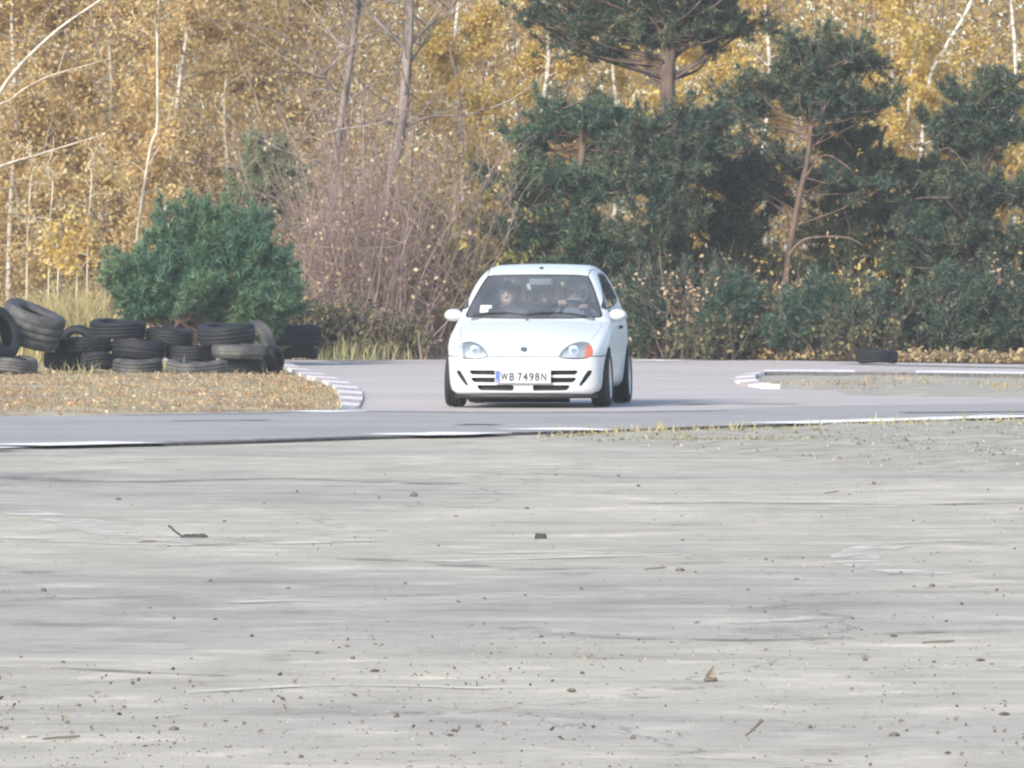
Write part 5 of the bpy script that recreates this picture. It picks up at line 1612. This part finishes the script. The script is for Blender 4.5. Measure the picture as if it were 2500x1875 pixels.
pine('pine_tree', 'broad bushy pine directly behind the car roof', [(1428, 800), (1426, 600), (1422, 420), (1426, 260)], 120.5, .09,
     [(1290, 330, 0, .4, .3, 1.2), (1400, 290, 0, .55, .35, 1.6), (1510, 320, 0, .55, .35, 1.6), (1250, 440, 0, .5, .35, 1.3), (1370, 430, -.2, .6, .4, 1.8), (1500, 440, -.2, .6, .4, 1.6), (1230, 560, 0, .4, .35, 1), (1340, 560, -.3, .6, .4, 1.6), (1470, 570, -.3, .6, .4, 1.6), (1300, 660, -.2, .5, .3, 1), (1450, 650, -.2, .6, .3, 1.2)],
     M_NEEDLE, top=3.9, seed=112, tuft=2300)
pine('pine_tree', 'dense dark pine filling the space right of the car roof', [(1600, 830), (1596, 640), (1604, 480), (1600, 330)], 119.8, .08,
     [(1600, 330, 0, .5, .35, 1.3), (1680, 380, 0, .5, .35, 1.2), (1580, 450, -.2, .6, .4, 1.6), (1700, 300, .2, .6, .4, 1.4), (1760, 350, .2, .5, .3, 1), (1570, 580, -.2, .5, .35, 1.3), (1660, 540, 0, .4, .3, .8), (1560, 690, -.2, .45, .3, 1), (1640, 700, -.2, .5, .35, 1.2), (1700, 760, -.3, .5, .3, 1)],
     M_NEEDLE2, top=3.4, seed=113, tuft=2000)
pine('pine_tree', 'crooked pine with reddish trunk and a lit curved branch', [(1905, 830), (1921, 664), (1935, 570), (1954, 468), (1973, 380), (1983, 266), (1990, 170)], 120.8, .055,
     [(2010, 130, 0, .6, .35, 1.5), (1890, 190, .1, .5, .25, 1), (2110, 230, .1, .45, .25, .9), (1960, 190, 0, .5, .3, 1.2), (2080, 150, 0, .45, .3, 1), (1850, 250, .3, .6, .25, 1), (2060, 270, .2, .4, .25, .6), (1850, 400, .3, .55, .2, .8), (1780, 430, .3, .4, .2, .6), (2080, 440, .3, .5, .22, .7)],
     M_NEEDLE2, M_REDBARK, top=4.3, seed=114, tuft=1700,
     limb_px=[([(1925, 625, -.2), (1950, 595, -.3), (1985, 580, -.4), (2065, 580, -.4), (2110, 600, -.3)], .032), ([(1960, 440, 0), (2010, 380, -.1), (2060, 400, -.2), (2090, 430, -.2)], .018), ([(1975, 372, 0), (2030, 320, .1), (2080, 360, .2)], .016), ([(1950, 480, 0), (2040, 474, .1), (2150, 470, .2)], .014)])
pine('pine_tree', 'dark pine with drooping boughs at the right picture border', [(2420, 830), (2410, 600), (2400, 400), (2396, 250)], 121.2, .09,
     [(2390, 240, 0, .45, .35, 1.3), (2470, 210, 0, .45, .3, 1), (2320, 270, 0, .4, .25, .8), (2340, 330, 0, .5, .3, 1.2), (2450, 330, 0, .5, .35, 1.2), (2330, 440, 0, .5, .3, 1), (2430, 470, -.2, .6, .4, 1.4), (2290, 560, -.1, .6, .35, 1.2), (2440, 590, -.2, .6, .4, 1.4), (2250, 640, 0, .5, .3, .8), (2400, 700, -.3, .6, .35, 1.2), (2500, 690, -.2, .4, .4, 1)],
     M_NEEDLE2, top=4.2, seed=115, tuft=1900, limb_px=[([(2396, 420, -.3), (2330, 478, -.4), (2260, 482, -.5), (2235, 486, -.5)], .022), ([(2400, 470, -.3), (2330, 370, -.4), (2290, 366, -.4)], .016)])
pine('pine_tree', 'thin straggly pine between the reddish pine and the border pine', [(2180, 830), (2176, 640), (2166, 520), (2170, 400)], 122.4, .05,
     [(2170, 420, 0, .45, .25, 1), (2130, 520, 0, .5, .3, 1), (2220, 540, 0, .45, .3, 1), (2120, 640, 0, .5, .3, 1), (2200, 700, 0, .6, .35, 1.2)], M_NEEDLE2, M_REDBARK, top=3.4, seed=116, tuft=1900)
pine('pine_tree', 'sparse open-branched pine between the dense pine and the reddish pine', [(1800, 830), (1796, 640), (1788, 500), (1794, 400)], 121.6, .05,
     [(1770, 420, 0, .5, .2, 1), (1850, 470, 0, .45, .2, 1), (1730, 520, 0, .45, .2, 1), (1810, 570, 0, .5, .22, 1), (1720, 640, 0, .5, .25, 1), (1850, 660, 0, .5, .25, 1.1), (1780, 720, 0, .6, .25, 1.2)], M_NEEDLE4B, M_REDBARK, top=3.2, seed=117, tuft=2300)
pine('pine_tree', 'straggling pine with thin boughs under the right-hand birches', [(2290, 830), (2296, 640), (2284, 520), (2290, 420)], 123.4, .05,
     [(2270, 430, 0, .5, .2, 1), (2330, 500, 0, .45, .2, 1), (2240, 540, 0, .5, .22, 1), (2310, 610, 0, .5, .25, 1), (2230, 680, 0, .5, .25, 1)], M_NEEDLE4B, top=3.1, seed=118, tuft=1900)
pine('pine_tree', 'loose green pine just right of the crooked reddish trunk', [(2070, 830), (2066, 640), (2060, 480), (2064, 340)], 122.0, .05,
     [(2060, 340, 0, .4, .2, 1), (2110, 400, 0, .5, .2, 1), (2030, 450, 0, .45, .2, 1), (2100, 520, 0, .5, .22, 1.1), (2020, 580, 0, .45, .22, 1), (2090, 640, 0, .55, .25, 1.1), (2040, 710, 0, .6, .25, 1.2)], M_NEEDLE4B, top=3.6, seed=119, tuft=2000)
# low pines and bushes along the far edge
LOW = [(1580, 'low dark pine bush behind the car\'s rear corner', 118.8, [(1570, 800, 0, .45, .35), (1640, 790, .1, .45, .35), (1610, 720, .2, .4, .35)], 620, M_NEEDLE2),
       (1770, 'low spreading pine bush right of the car', 118.0, [(1740, 800, 0, .5, .35), (1820, 770, .1, .5, .4), (1780, 720, .2, .4, .3)], 620, M_NEEDLE),
       (1960, 'low green pine bush below the curved branch', 117.6, [(1930, 800, 0, .45, .3), (2020, 770, 0, .5, .35), (1980, 740, .2, .4, .3)], 620, M_NEEDLE),
       (2150, 'low green pine bush behind the lone tyre', 117.2, [(2110, 780, 0, .5, .35), (2190, 760, .2, .45, .4), (2160, 820, -.1, .5, .2)], 620, M_NEEDLE2),
       (2330, 'low dark pine bush near the right border', 117.0, [(2290, 780, 0, .5, .35), (2370, 740, .2, .5, .45), (2340, 820, -.1, .5, .2)], 620, M_NEEDLE2),
       (2480, 'low pine bush cut by the right picture border', 117.0, [(2460, 780, 0, .5, .4), (2540, 760, .1, .5, .5)], 620, M_NEEDLE2)]
for k, (px, lab, Y, cl, tf, mn) in enumerate(LOW):
    o = pine_bush(lab, Y, cl, tf, 130 + k, [px, px + 20], mn)
    o['group'] = 'low pine bushes along the far edge'
BR = [(1740, 'low olive brush left of the low spreading pine bush', 117.4, 1.1, M_UND, 900), (2110, 'olive brush left of the lone tyre', 116.8, .9, M_UND, 800), (1470, 'yellow-leaved brush in front of the broad bushy pine', 121.8, 2.8, M_LY, 700), (2110, 'golden brush right of the reddish pine trunk', 122.0, 3.0, M_LY, 900), (2300, 'golden brush in front of the border pine', 122.6, 2.9, M_LY, 800), (1690, 'brown leafless brush right of the dense dark pine', 119.4, 1.9, M_LB, 500), (1860, 'grey-brown brush at the foot of the reddish pine', 119.2, 1.8, M_LB, 600), (2060, 'brown brush under the curved branch', 119.3, 1.7, M_LY, 500),
      (2250, 'brown brush between the lone tyre and the border pine', 119.0, 1.6, M_LB, 500), (2420, 'dark brush at the right border', 118.9, 1.5, M_LB, 500), (1800, 'yellow-flecked brush above the low spreading pine bush', 121.5, 2.5, M_LY, 420)]
for k, (px, lab, Y, h, ml, nl) in enumerate(BR):
    brush('brown_shrub', lab, px, Y + .3 - (k % 3) * .7, h * (.7 + .2 * (k % 2)), .8, 26, M_DTWIG, 150 + k, ml, nl, group='leafless brush along the far edge', branchy=10)

# ------------------------------------------------------------------ grass, litter, stones
def blades(C, h, w, rs, lean=.5):
    """grass blades: bent two-piece strips"""
    n = len(C)
    az = rs.uniform(0, 2 * math.pi, n)
    s = np.stack([np.cos(az), np.sin(az), 0 * az], 1)
    d = unit(np.stack([rs.normal(size=n) * lean, rs.normal(size=n) * lean, np.ones(n)], 1))
    d2 = unit(d + np.stack([rs.normal(size=n) * lean * 1.3, rs.normal(size=n) * lean * 1.3, -.3 * rs.uniform(0, 1.6, n)], 1))
    H = (h * rs.uniform(.5, 1.3, n))[:, None]; w = (w * rs.uniform(.7, 1.3, n))[:, None]
    m = C + d * H * .55; t = m + d2 * H * .5
    V = np.stack([C - s * w, C + s * w, m + s * w * .75, m - s * w * .75, t], 1).reshape(-1, 3)
    b = np.arange(n)[:, None] * 5
    return V, [b + np.array([0, 1, 2, 3]), b + np.array([3, 2, 4])]
def scatter(P, n, rs):
    P = np.asarray(P); lo, hi = P.min(0), P.max(0)
    out = np.empty((0, 2))
    while len(out) < n:
        q = rs.uniform(lo, hi, (n * 2, 2)); out = np.vstack([out, q[inside(P, q[:, 0], q[:, 1])]])
    return out[:n]
M_DRY = island_mat('dry_grass', [(0, (0.25, 0.20, 0.13)), (0.35, (0.38, 0.315, 0.20)), (0.7, (0.49, 0.425, 0.28)), (0.88, (0.43, 0.28, 0.18)), (1, (0.58, 0.54, 0.41))], transl=0.25,
                   noise_stops=[(0.35, (0.82, 0.68, 0.62)), (0.5, (1, 0.98, 0.95)), (0.65, (1.02, 1.08, 0.85))], nscale=0.7)
M_GRASS = island_mat('sparse_grass', [(0, (0.17, 0.17, 0.09)), (0.45, (0.30, 0.29, 0.16)), (0.8, (0.42, 0.39, 0.24)), (1, (0.55, 0.51, 0.38))], transl=0.3,
                     noise_stops=[(0.35, (0.9, 0.78, 0.72)), (0.6, (1, 1.05, 0.9))], nscale=0.8)
M_TALL = island_mat('tall_dry_grass', [(0, (0.30, 0.27, 0.13)), (0.5, (0.46, 0.41, 0.20)), (1, (0.62, 0.55, 0.32))], transl=0.3)
rs = np.random.default_rng(77)
vis = isl_px
q = scatter(smooth_poly(gp([(-120, 1020.5), (0, 1017.5), (500, 1010), (738, 1005), (826, 1000), (826, 986), (822, 972), (812, 958), (790, 945), (733, 928), (690, 912), (655, 895), (400, 895), (-120, 895)], ZT), 5, True), 34000, rs)
C = np.column_stack([q, isl_z(q[:, 0], q[:, 1]) - .008])
V, F = blades(C, .085, .005, rs, 1.8)
tag(mesh_np('dry_grass', V, F, M_DRY, None, False), 'matted dry straw-coloured grass covering the tyre island', 'grass', kind='stuff')
q = q[(rs.random(len(q)) < .06) & (vnoise(q[:, 0] * 1.5, q[:, 1] * .5, 6) > -.15)]
V, F = leaves(np.column_stack([q + rs.normal(size=q.shape) * .1, isl_z(q[:, 0], q[:, 1]) + .012 + rs.uniform(0, .03, len(q))]), .017, rs)
tag(mesh_np('fallen_leaves', V, F, island_mat('fallen_leaf_litter', [(0, (0.22, 0.12, 0.07)), (.4, (0.42, 0.23, 0.11)), (.75, (0.52, 0.36, 0.18)), (1, (0.70, 0.60, 0.42))], transl=.15), None, False), 'reddish fallen leaves lying in the island grass', 'leaves', kind='stuff')
# short weeds in front of the tyres
q = scatter(gp([(-60, 922), (680, 926), (700, 905), (-60, 900)], ZT), 900, rs)
k = vnoise(q[:, 0] * 2, q[:, 1] * .6, 3) > .1
q = q[k]
V, F = blades(np.column_stack([q, isl_z(q[:, 0], q[:, 1])]), .20, .006, rs, .3)
tag(mesh_np('weed_stalks', V, F, M_TALL, None, False), 'thin pale weed stalks standing in front of the tyres', 'grass', kind='stuff')
# tall straw clump behind the pile
def clump(px, Y, w, h, n, label, mat=M_TALL, seed=0, d=.4):
    rs = np.random.default_rng(seed)
    c = W(px, 870, Y)
    C = np.column_stack([rs.normal(size=n) * w, rs.normal(size=n) * d, np.zeros(n)])
    V, F = blades(C, h, .008, rs, .22)
    o = mesh_np('grass_clump', V, F, mat, None, False, (c[0], Y, .03))
    return tag(o, label, 'grass', 'tall grass clumps behind the tyres', 'stuff')
clump(180, 112.5, .36, .95, 1500, 'tall straw-yellow grass clump behind the left end of the tyre pile', seed=1)
clump(60, 113, .5, .75, 800, 'olive grass clump behind the big truck tyre', M_GRASS, 2)
clump(610, 114.5, .16, .55, 300, 'green-yellow grass clump between the pile and the last stack', M_GRASS, 3)
clump(850, 118.0, .40, .30, 300, 'dry grass clump right of the last tyre stack', M_GRASS, 4)
# litter band along the far edge
order = np.argsort(fe[:, 0])
X = rs.uniform(-9.5, 9.5, 15000); Y0 = np.interp(X, fe[order, 0], fe[order, 1]) 
Yy = Y0 + np.abs(rs.normal(size=len(X))) * 1.6 - .1
dens = vnoise(X * .8, Yy * .3, 4) + .02 + .18 * (X > 2.2)
k = dens > rs.uniform(-.35, .4, len(X))
V, F = leaves(np.column_stack([X, Yy, .05 + np.abs(rs.normal(size=len(X))) * .06])[k], .042, rs)
tag(mesh_np('leaf_litter', V, F, island_mat('edge_leaf_litter', [(0, (0.15, 0.11, 0.07)), (.5, (0.27, 0.20, 0.11)), (.9, (0.42, 0.32, 0.17)), (1, (0.58, 0.48, 0.28))], transl=.2), None, False), 'yellow-brown leaf litter along the far tarmac edge', 'leaves', kind='stuff')
X = rs.uniform(-9.5, 9.5, 9000); Yy = np.interp(X, fe[order, 0], fe[order, 1]) + np.abs(rs.normal(size=len(X))) * 1.2 + .15
k = vnoise(X * 1.1, Yy * .4, 8) > rs.uniform(-.5, .3, len(X))
V, F = blades(np.column_stack([X, Yy, 0 * X + .03])[k], .15, .006, rs, .6)
tag(mesh_np('edge_grass', V, F, M_UND, None, False), 'rough grass fringe under the trees along the far edge', 'grass', kind='stuff')
# verge grass in patches
q = scatter(VRG, 42000, rs)
edge = np.interp(q[:, 0], ne[:, 0], ne[:, 1]) - q[:, 1]
dens = vnoise(q[:, 0] * 1.1, q[:, 1] * .45, 12) + .5 * vnoise(q[:, 0] * 4, q[:, 1] * 1.5, 13) + .28 - .10 * edge
k = (dens > rs.uniform(-.1, .75, len(q)))
q = q[k]
V, F = blades(np.column_stack([q, vrg_z(q[:, 0], q[:, 1]) - .006]), .045, .006, rs, 1.1)
tag(mesh_np('verge_grass', V, F, M_GRASS, None, False), 'sparse yellow-green grass tufts on the verge at right', 'grass', kind='stuff')
q = scatter(gp([(1290, 1066), (1500, 1052), (1900, 1041), (2300, 1030), (2500, 1024), (2500, 1040), (1900, 1056), (1500, 1066)], .02), 420, rs)
q = q[vnoise(q[:, 0] * 2.2, q[:, 1] * .7, 14) > .05]
V, F = blades(np.column_stack([q, vrg_z(q[:, 0], q[:, 1])]), .10, .004, rs, .6)
tag(mesh_np('verge_stalks', V, F, M_TALL, None, False), 'taller dry stalks at the lane edge of the verge', 'grass', kind='stuff')
q = scatter(GRV, 2600, rs)
q = q[vnoise(q[:, 0] * 1.2, q[:, 1] * .5, 15) > .05]
V, F = blades(np.column_stack([q, grv_z(q[:, 0], q[:, 1])]), .07, .006, rs, .9)
tag(mesh_np('island_grass', V, F, M_DRY, None, False), 'scattered dry grass on the gravel island', 'grass', kind='stuff')

# stones
def stone_mesh(seed, flat=.6):
    rs = np.random.default_rng(seed)
    bm = bmesh.new(); bmesh.ops.create_icosphere(bm, subdivisions=2, radius=1.0)
    ax = rs.uniform(.65, 1.25, 3); ax[2] *= flat
    ph = rs.uniform(0, 6, 6)
    for v in bm.verts:
        c = v.co; k = 1 + .16 * math.sin(2.3 * c.x + ph[0]) + .14 * math.sin(2.9 * c.y + ph[1]) + .12 * math.sin(3.1 * c.z + ph[2]) + rs.normal() * .05
        v.co = Vector((c.x * ax[0] * k, c.y * ax[1] * k, c.z * ax[2] * k))
    me = bpy.data.meshes.new('stone'); bm.to_mesh(me); bm.free()
    return me
M_STONE = plain('dark_stone', (0.13, 0.115, 0.10), 0.9, var=0.4, scale=1.5, spec=0.2)
M_STONE2 = plain('pale_stone', (0.36, 0.34, 0.31), 0.9, var=0.3, scale=1.5, spec=0.2)
SM = [stone_mesh(k) for k in range(5)]
for me in SM: me.materials.append(M_STONE)
def stone(px, py, size, label, k=0, mat=None, group='small stones scattered over the concrete', name='stone', sz=(1, 1, 1), rz=0.0):
    me = SM[k % 5]
    if mat: me = me.copy(); me.materials.clear(); me.materials.append(mat)
    o = bpy.data.objects.new(name, me); COL.objects.link(o)
    p = G(px, py); s = size / (FPX / p[1]) / 2
    o.location = (p[0], p[1], s * .38 * sz[2]); o.scale = (s * sz[0], s * sz[1], s * sz[2]); o.rotation_euler = (0, 0, rz)
    return tag(o, label, 'stone', group)
for px, py, sz, lab, k in ((1393, 1690, 28, 'round dark stone near the upright curled leaf', 0), (2392, 1614, 22, 'dark stone on the concrete near the right border', 1), (968, 1751, 22, 'dark stone below centre left, alone in the foreground', 2),
                           (1008, 1212, 26, 'flat dark stone far out on the concrete below the car', 3), (425, 1782, 22, 'dark stone at lower left beside the pale chip', 4), (1097, 1797, 20, 'dark stone in the bottom foreground left of centre', 0),
                           (913, 1640, 22, 'pointed dark stone left of the round stone', 1), (735, 1850, 18, 'small stone at the very bottom edge of the picture', 2), (1543, 1804, 20, 'stone between the round stone and the picture bottom', 3),
                           (1660, 1394, 20, 'flat stone in the middle distance right of centre', 4), (2180, 1555, 22, 'brown stone in the right foreground', 0), (15, 1781, 16, 'stone at the left picture border', 2),
                           (859, 1609, 18, 'dark stone left of the pointed stone', 3), (2450, 1746, 26, 'dark clod at the lower right border', 1), (2183, 1797, 24, 'dark clod in the lower right foreground', 4), (1978, 1778, 18, 'small clod right of the knobbed twig', 2)):
    stone(px, py, sz, lab, k, rz=k * 1.3, sz=(1, 1, .8))
rs = np.random.default_rng(91)
for k in range(60):
    py = 1120 + (1875 - 1120) * rs.uniform(0, 1) ** .7; px = rs.uniform(0, 2500)
    if px < 1250 and rs.random() < .35: px += 1250
    stone(px, py, rs.uniform(7, 14), 'little dark pebble on the pale concrete, one of many', int(rs.integers(5)), rz=rs.uniform(0, 6), group='little pebbles scattered over the concrete', name='pebble', sz=(1, 1, rs.uniform(.7, 1.3)))
# grit: too small to count
n = 5200
py = 1075 + 800 * rs.uniform(0, 1, n) ** .8; px = rs.uniform(-80, 2580, n)
V, F = [], []
P = np.array([G(a, b) for a, b in zip(px, py)])
dens = vnoise(P[:, 0] * .8, P[:, 1] * .25, 41) + .4 * vnoise(P[:, 0] * 3, P[:, 1] * 1.2, 43) > rs.uniform(-.1, .55, n)
P = P[dens]; n = len(P)
s = rs.uniform(.002, .0065, (n, 1, 1))
octa = np.array([(1, 0, 0), (-1, 0, 0), (0, 1, 0), (0, -1, 0), (0, 0, 1)], float)
V = (P[:, None, :] + octa[None] * s * rs.uniform(.6, 1.3, (n, 1, 3))).reshape(-1, 3)
b = np.arange(n)[:, None, None] * 5
F = (b + np.array([(0, 2, 4), (2, 1, 4), (1, 3, 4), (3, 0, 4)])[None]).reshape(-1, 3)
tag(mesh_np('grit', V, F, island_mat('grit_colours', [(0, (0.07, 0.065, 0.06)), (.6, (0.16, 0.145, 0.13)), (1, (0.34, 0.325, 0.30))], transl=0, rough=.9), None, False), 'fine dark grit strewn over the concrete', 'grit', kind='stuff')
# broken bits of leaf blown over the concrete, thickest at the lower right
rs2 = np.random.default_rng(97)
n = 1500
py = 1120 + 755 * rs2.uniform(0, 1, n) ** .6; px = rs2.uniform(-60, 2560, n)
P = np.array([G(a, b_) for a, b_ in zip(px, py)])
k = vnoise(P[:, 0] * .9, P[:, 1] * .3, 47) + .35 * (px / 2500 - .5) + .25 * (py / 1875 - .8) > rs2.uniform(-.15, .6, n)
V, F = leaves(P[k] + [0, 0, .006], .011, rs2)
V[:, 2] = np.maximum(V[:, 2], .002)
tag(mesh_np('leaf_bits', V, F, island_mat('leaf_bit_colours', [(0, (0.08, 0.07, 0.06)), (.6, (0.17, 0.15, 0.13)), (1, (0.36, 0.31, 0.24))], transl=.1, rough=.9), None, False), 'small broken leaf bits blown across the concrete', 'leaves', kind='stuff')
# verge clods
q = scatter(VRG, 2200, rs); P = np.column_stack([q, vrg_z(q[:, 0], q[:, 1])]); n = len(P)
s = rs.uniform(.006, .022, (n, 1, 1)) * (rs.random((n, 1, 1)) ** 1.5 + .3)
V = (P[:, None, :] + octa[None] * s * rs.uniform(.6, 1.3, (n, 1, 3))).reshape(-1, 3)
b = np.arange(n)[:, None, None] * 5
F = (b + np.array([(0, 2, 4), (2, 1, 4), (1, 3, 4), (3, 0, 4)])[None]).reshape(-1, 3)
tag(mesh_np('verge_gravel', V, F, island_mat('verge_gravel_colours', [(0, (0.10, 0.095, 0.085)), (.5, (0.20, 0.185, 0.16)), (1, (0.34, 0.32, 0.28))], transl=0, rough=.9), None, False), 'coarse gravel and clods on the verge', 'gravel', kind='stuff')
# rubber strip with a twig, chunk, curled leaf, knobbed twig, pale chip
M_DARKRUB = plain('torn_rubber', (0.035, 0.037, 0.036), 0.8, var=0.3, scale=20)
def torn_strip():
    p = G(478, 1313)
    A = Acc()
    xs = np.linspace(-.078, .062, 9)
    top = [.010, .018, .021, .019, .022, .02, .023, .022, .012]
    V = [(x, y, z) for x, t in zip(xs, top) for y, z in ((-.02, .0), (-.016, t), (.018, t * .9), (.022, .0))]
    F = [(i * 4 + a, i * 4 + (a + 1) % 4, i * 4 + 4 + (a + 1) % 4, i * 4 + 4 + a) for i in range(8) for a in range(4)] + [(0, 1, 2, 3), (35, 34, 33, 32)]
    A.add(V, F)
    o = A.build('rubber_scrap', M_DARKRUB, None, False, p)
    tag(o, 'flat strip of dark torn rubber on the concrete at left', 'scrap')
    q = np.array([-.075, 0, .012])
    B = Acc(); B.tube([q, q + [-.03, 0, .02], q + [-.052, 0, .042], q + [-.066, .0, .050]], [.006, .006, .005, .008], 6)
    B.build('curled_end', M_DARKRUB, o)
torn_strip()
def chunk():
    p = G(1318, 1315)
    A = Acc(); A.box(-.024, .026, -.02, .022, 0, .027)
    A.V[0] = A.V[0] + np.random.default_rng(3).normal(size=A.V[0].shape) * .003
    tag(A.build('rubber_chunk', M_DARKRUB, None, False, p), 'small square black chunk on the concrete below the car', 'scrap')
chunk()
def curled_leaf():
    p = G(1735, 1664)
    u = np.linspace(0, 1, 9); w = np.array([.004, .014, .018, .017, .014, .010, .007, .004, .001])
    V = []
    for t, ww in zip(u, w):
        for s in (-1, -.4, .2, 1):
            V.append((s * ww + .012 * t * t, .014 * math.cos(s * 1.3) * (ww / .018), .052 * t + .003))
    F = [(i * 4 + a, i * 4 + a + 1, i * 4 + 5 + a, i * 4 + 4 + a) for i in range(8) for a in range(3)]
    o = mesh_np('dry_leaf', np.array(V), np.array(F), plain('grey_dry_leaf', (0.22, 0.20, 0.17), .8, var=.4, scale=30), None, True, p)
    tag(o, 'curled dry leaf standing upright on the concrete at right', 'leaf')
    A = Acc(); A.lathe([(0, -.024), (.008, -.02), (.010, 0), (.008, .02), (0, .024)], 8, False); A.V[0][:, 2] = A.V[0][:, 2] * .8 + .007
    A.build('rolled_base', M_STONE, o)
curled_leaf()
def twigs():
    for k, (px, py, dx, dz, lab) in enumerate(((1840, 1800, .05, .045, 'short knobbed twig in the foreground right of centre'), (150, 1807, .11, .006, 'thin dark twig beside the pale chip at lower left'), (360, 1326, .09, .006, 'thin twig lying left of the torn rubber strip'), (1600, 1392, .10, .008, 'thin flat twig in the middle distance'), (2290, 1572, .12, .006, 'long thin twig in the right foreground'), (2030, 1206, .09, .012, 'forked twig near the verge'))):
        p = G(px, py)
        A = Acc(); A.tube([(-dx / 2, 0, .004), (-dx * .1, .01, .006 + dz * .3), (dx * .3, .0, .005 + dz * .8), (dx / 2, .005, .006 + dz)], [.003, .004, .005, .007 if dz > .02 else .003], 6)
        tag(A.build('twig', M_STONE, None, True, p), lab, 'twig', 'twigs lying on the concrete')
twigs()
stone(70, 1800, 60, 'flat pale concrete chip at the lower left', 3, M_STONE2, None, 'concrete_chip', (1, .9, .28))

# ------------------------------------------------------------------ the autumn air between camera and wood
def haze():
    A = Acc(); A.box(-70, 70, -12, 240, -1.2, 17.0)
    m, n, l, b = new_mat('thin_haze')
    n.remove(b)
    v = n.new('ShaderNodeVolumePrincipled')
    v.inputs['Color'].default_value = (0.90, 0.93, 0.97, 1)
    v.inputs['Density'].default_value = 0.00068
    v.inputs['Anisotropy'].default_value = 0.2
    l.new(v.outputs[0], n['Material Output'].inputs['Volume'])
    o = A.build('haze', m, None, False)
    tag(o, 'thin pale autumn haze filling the air over the track', 'haze', kind='stuff')
haze()
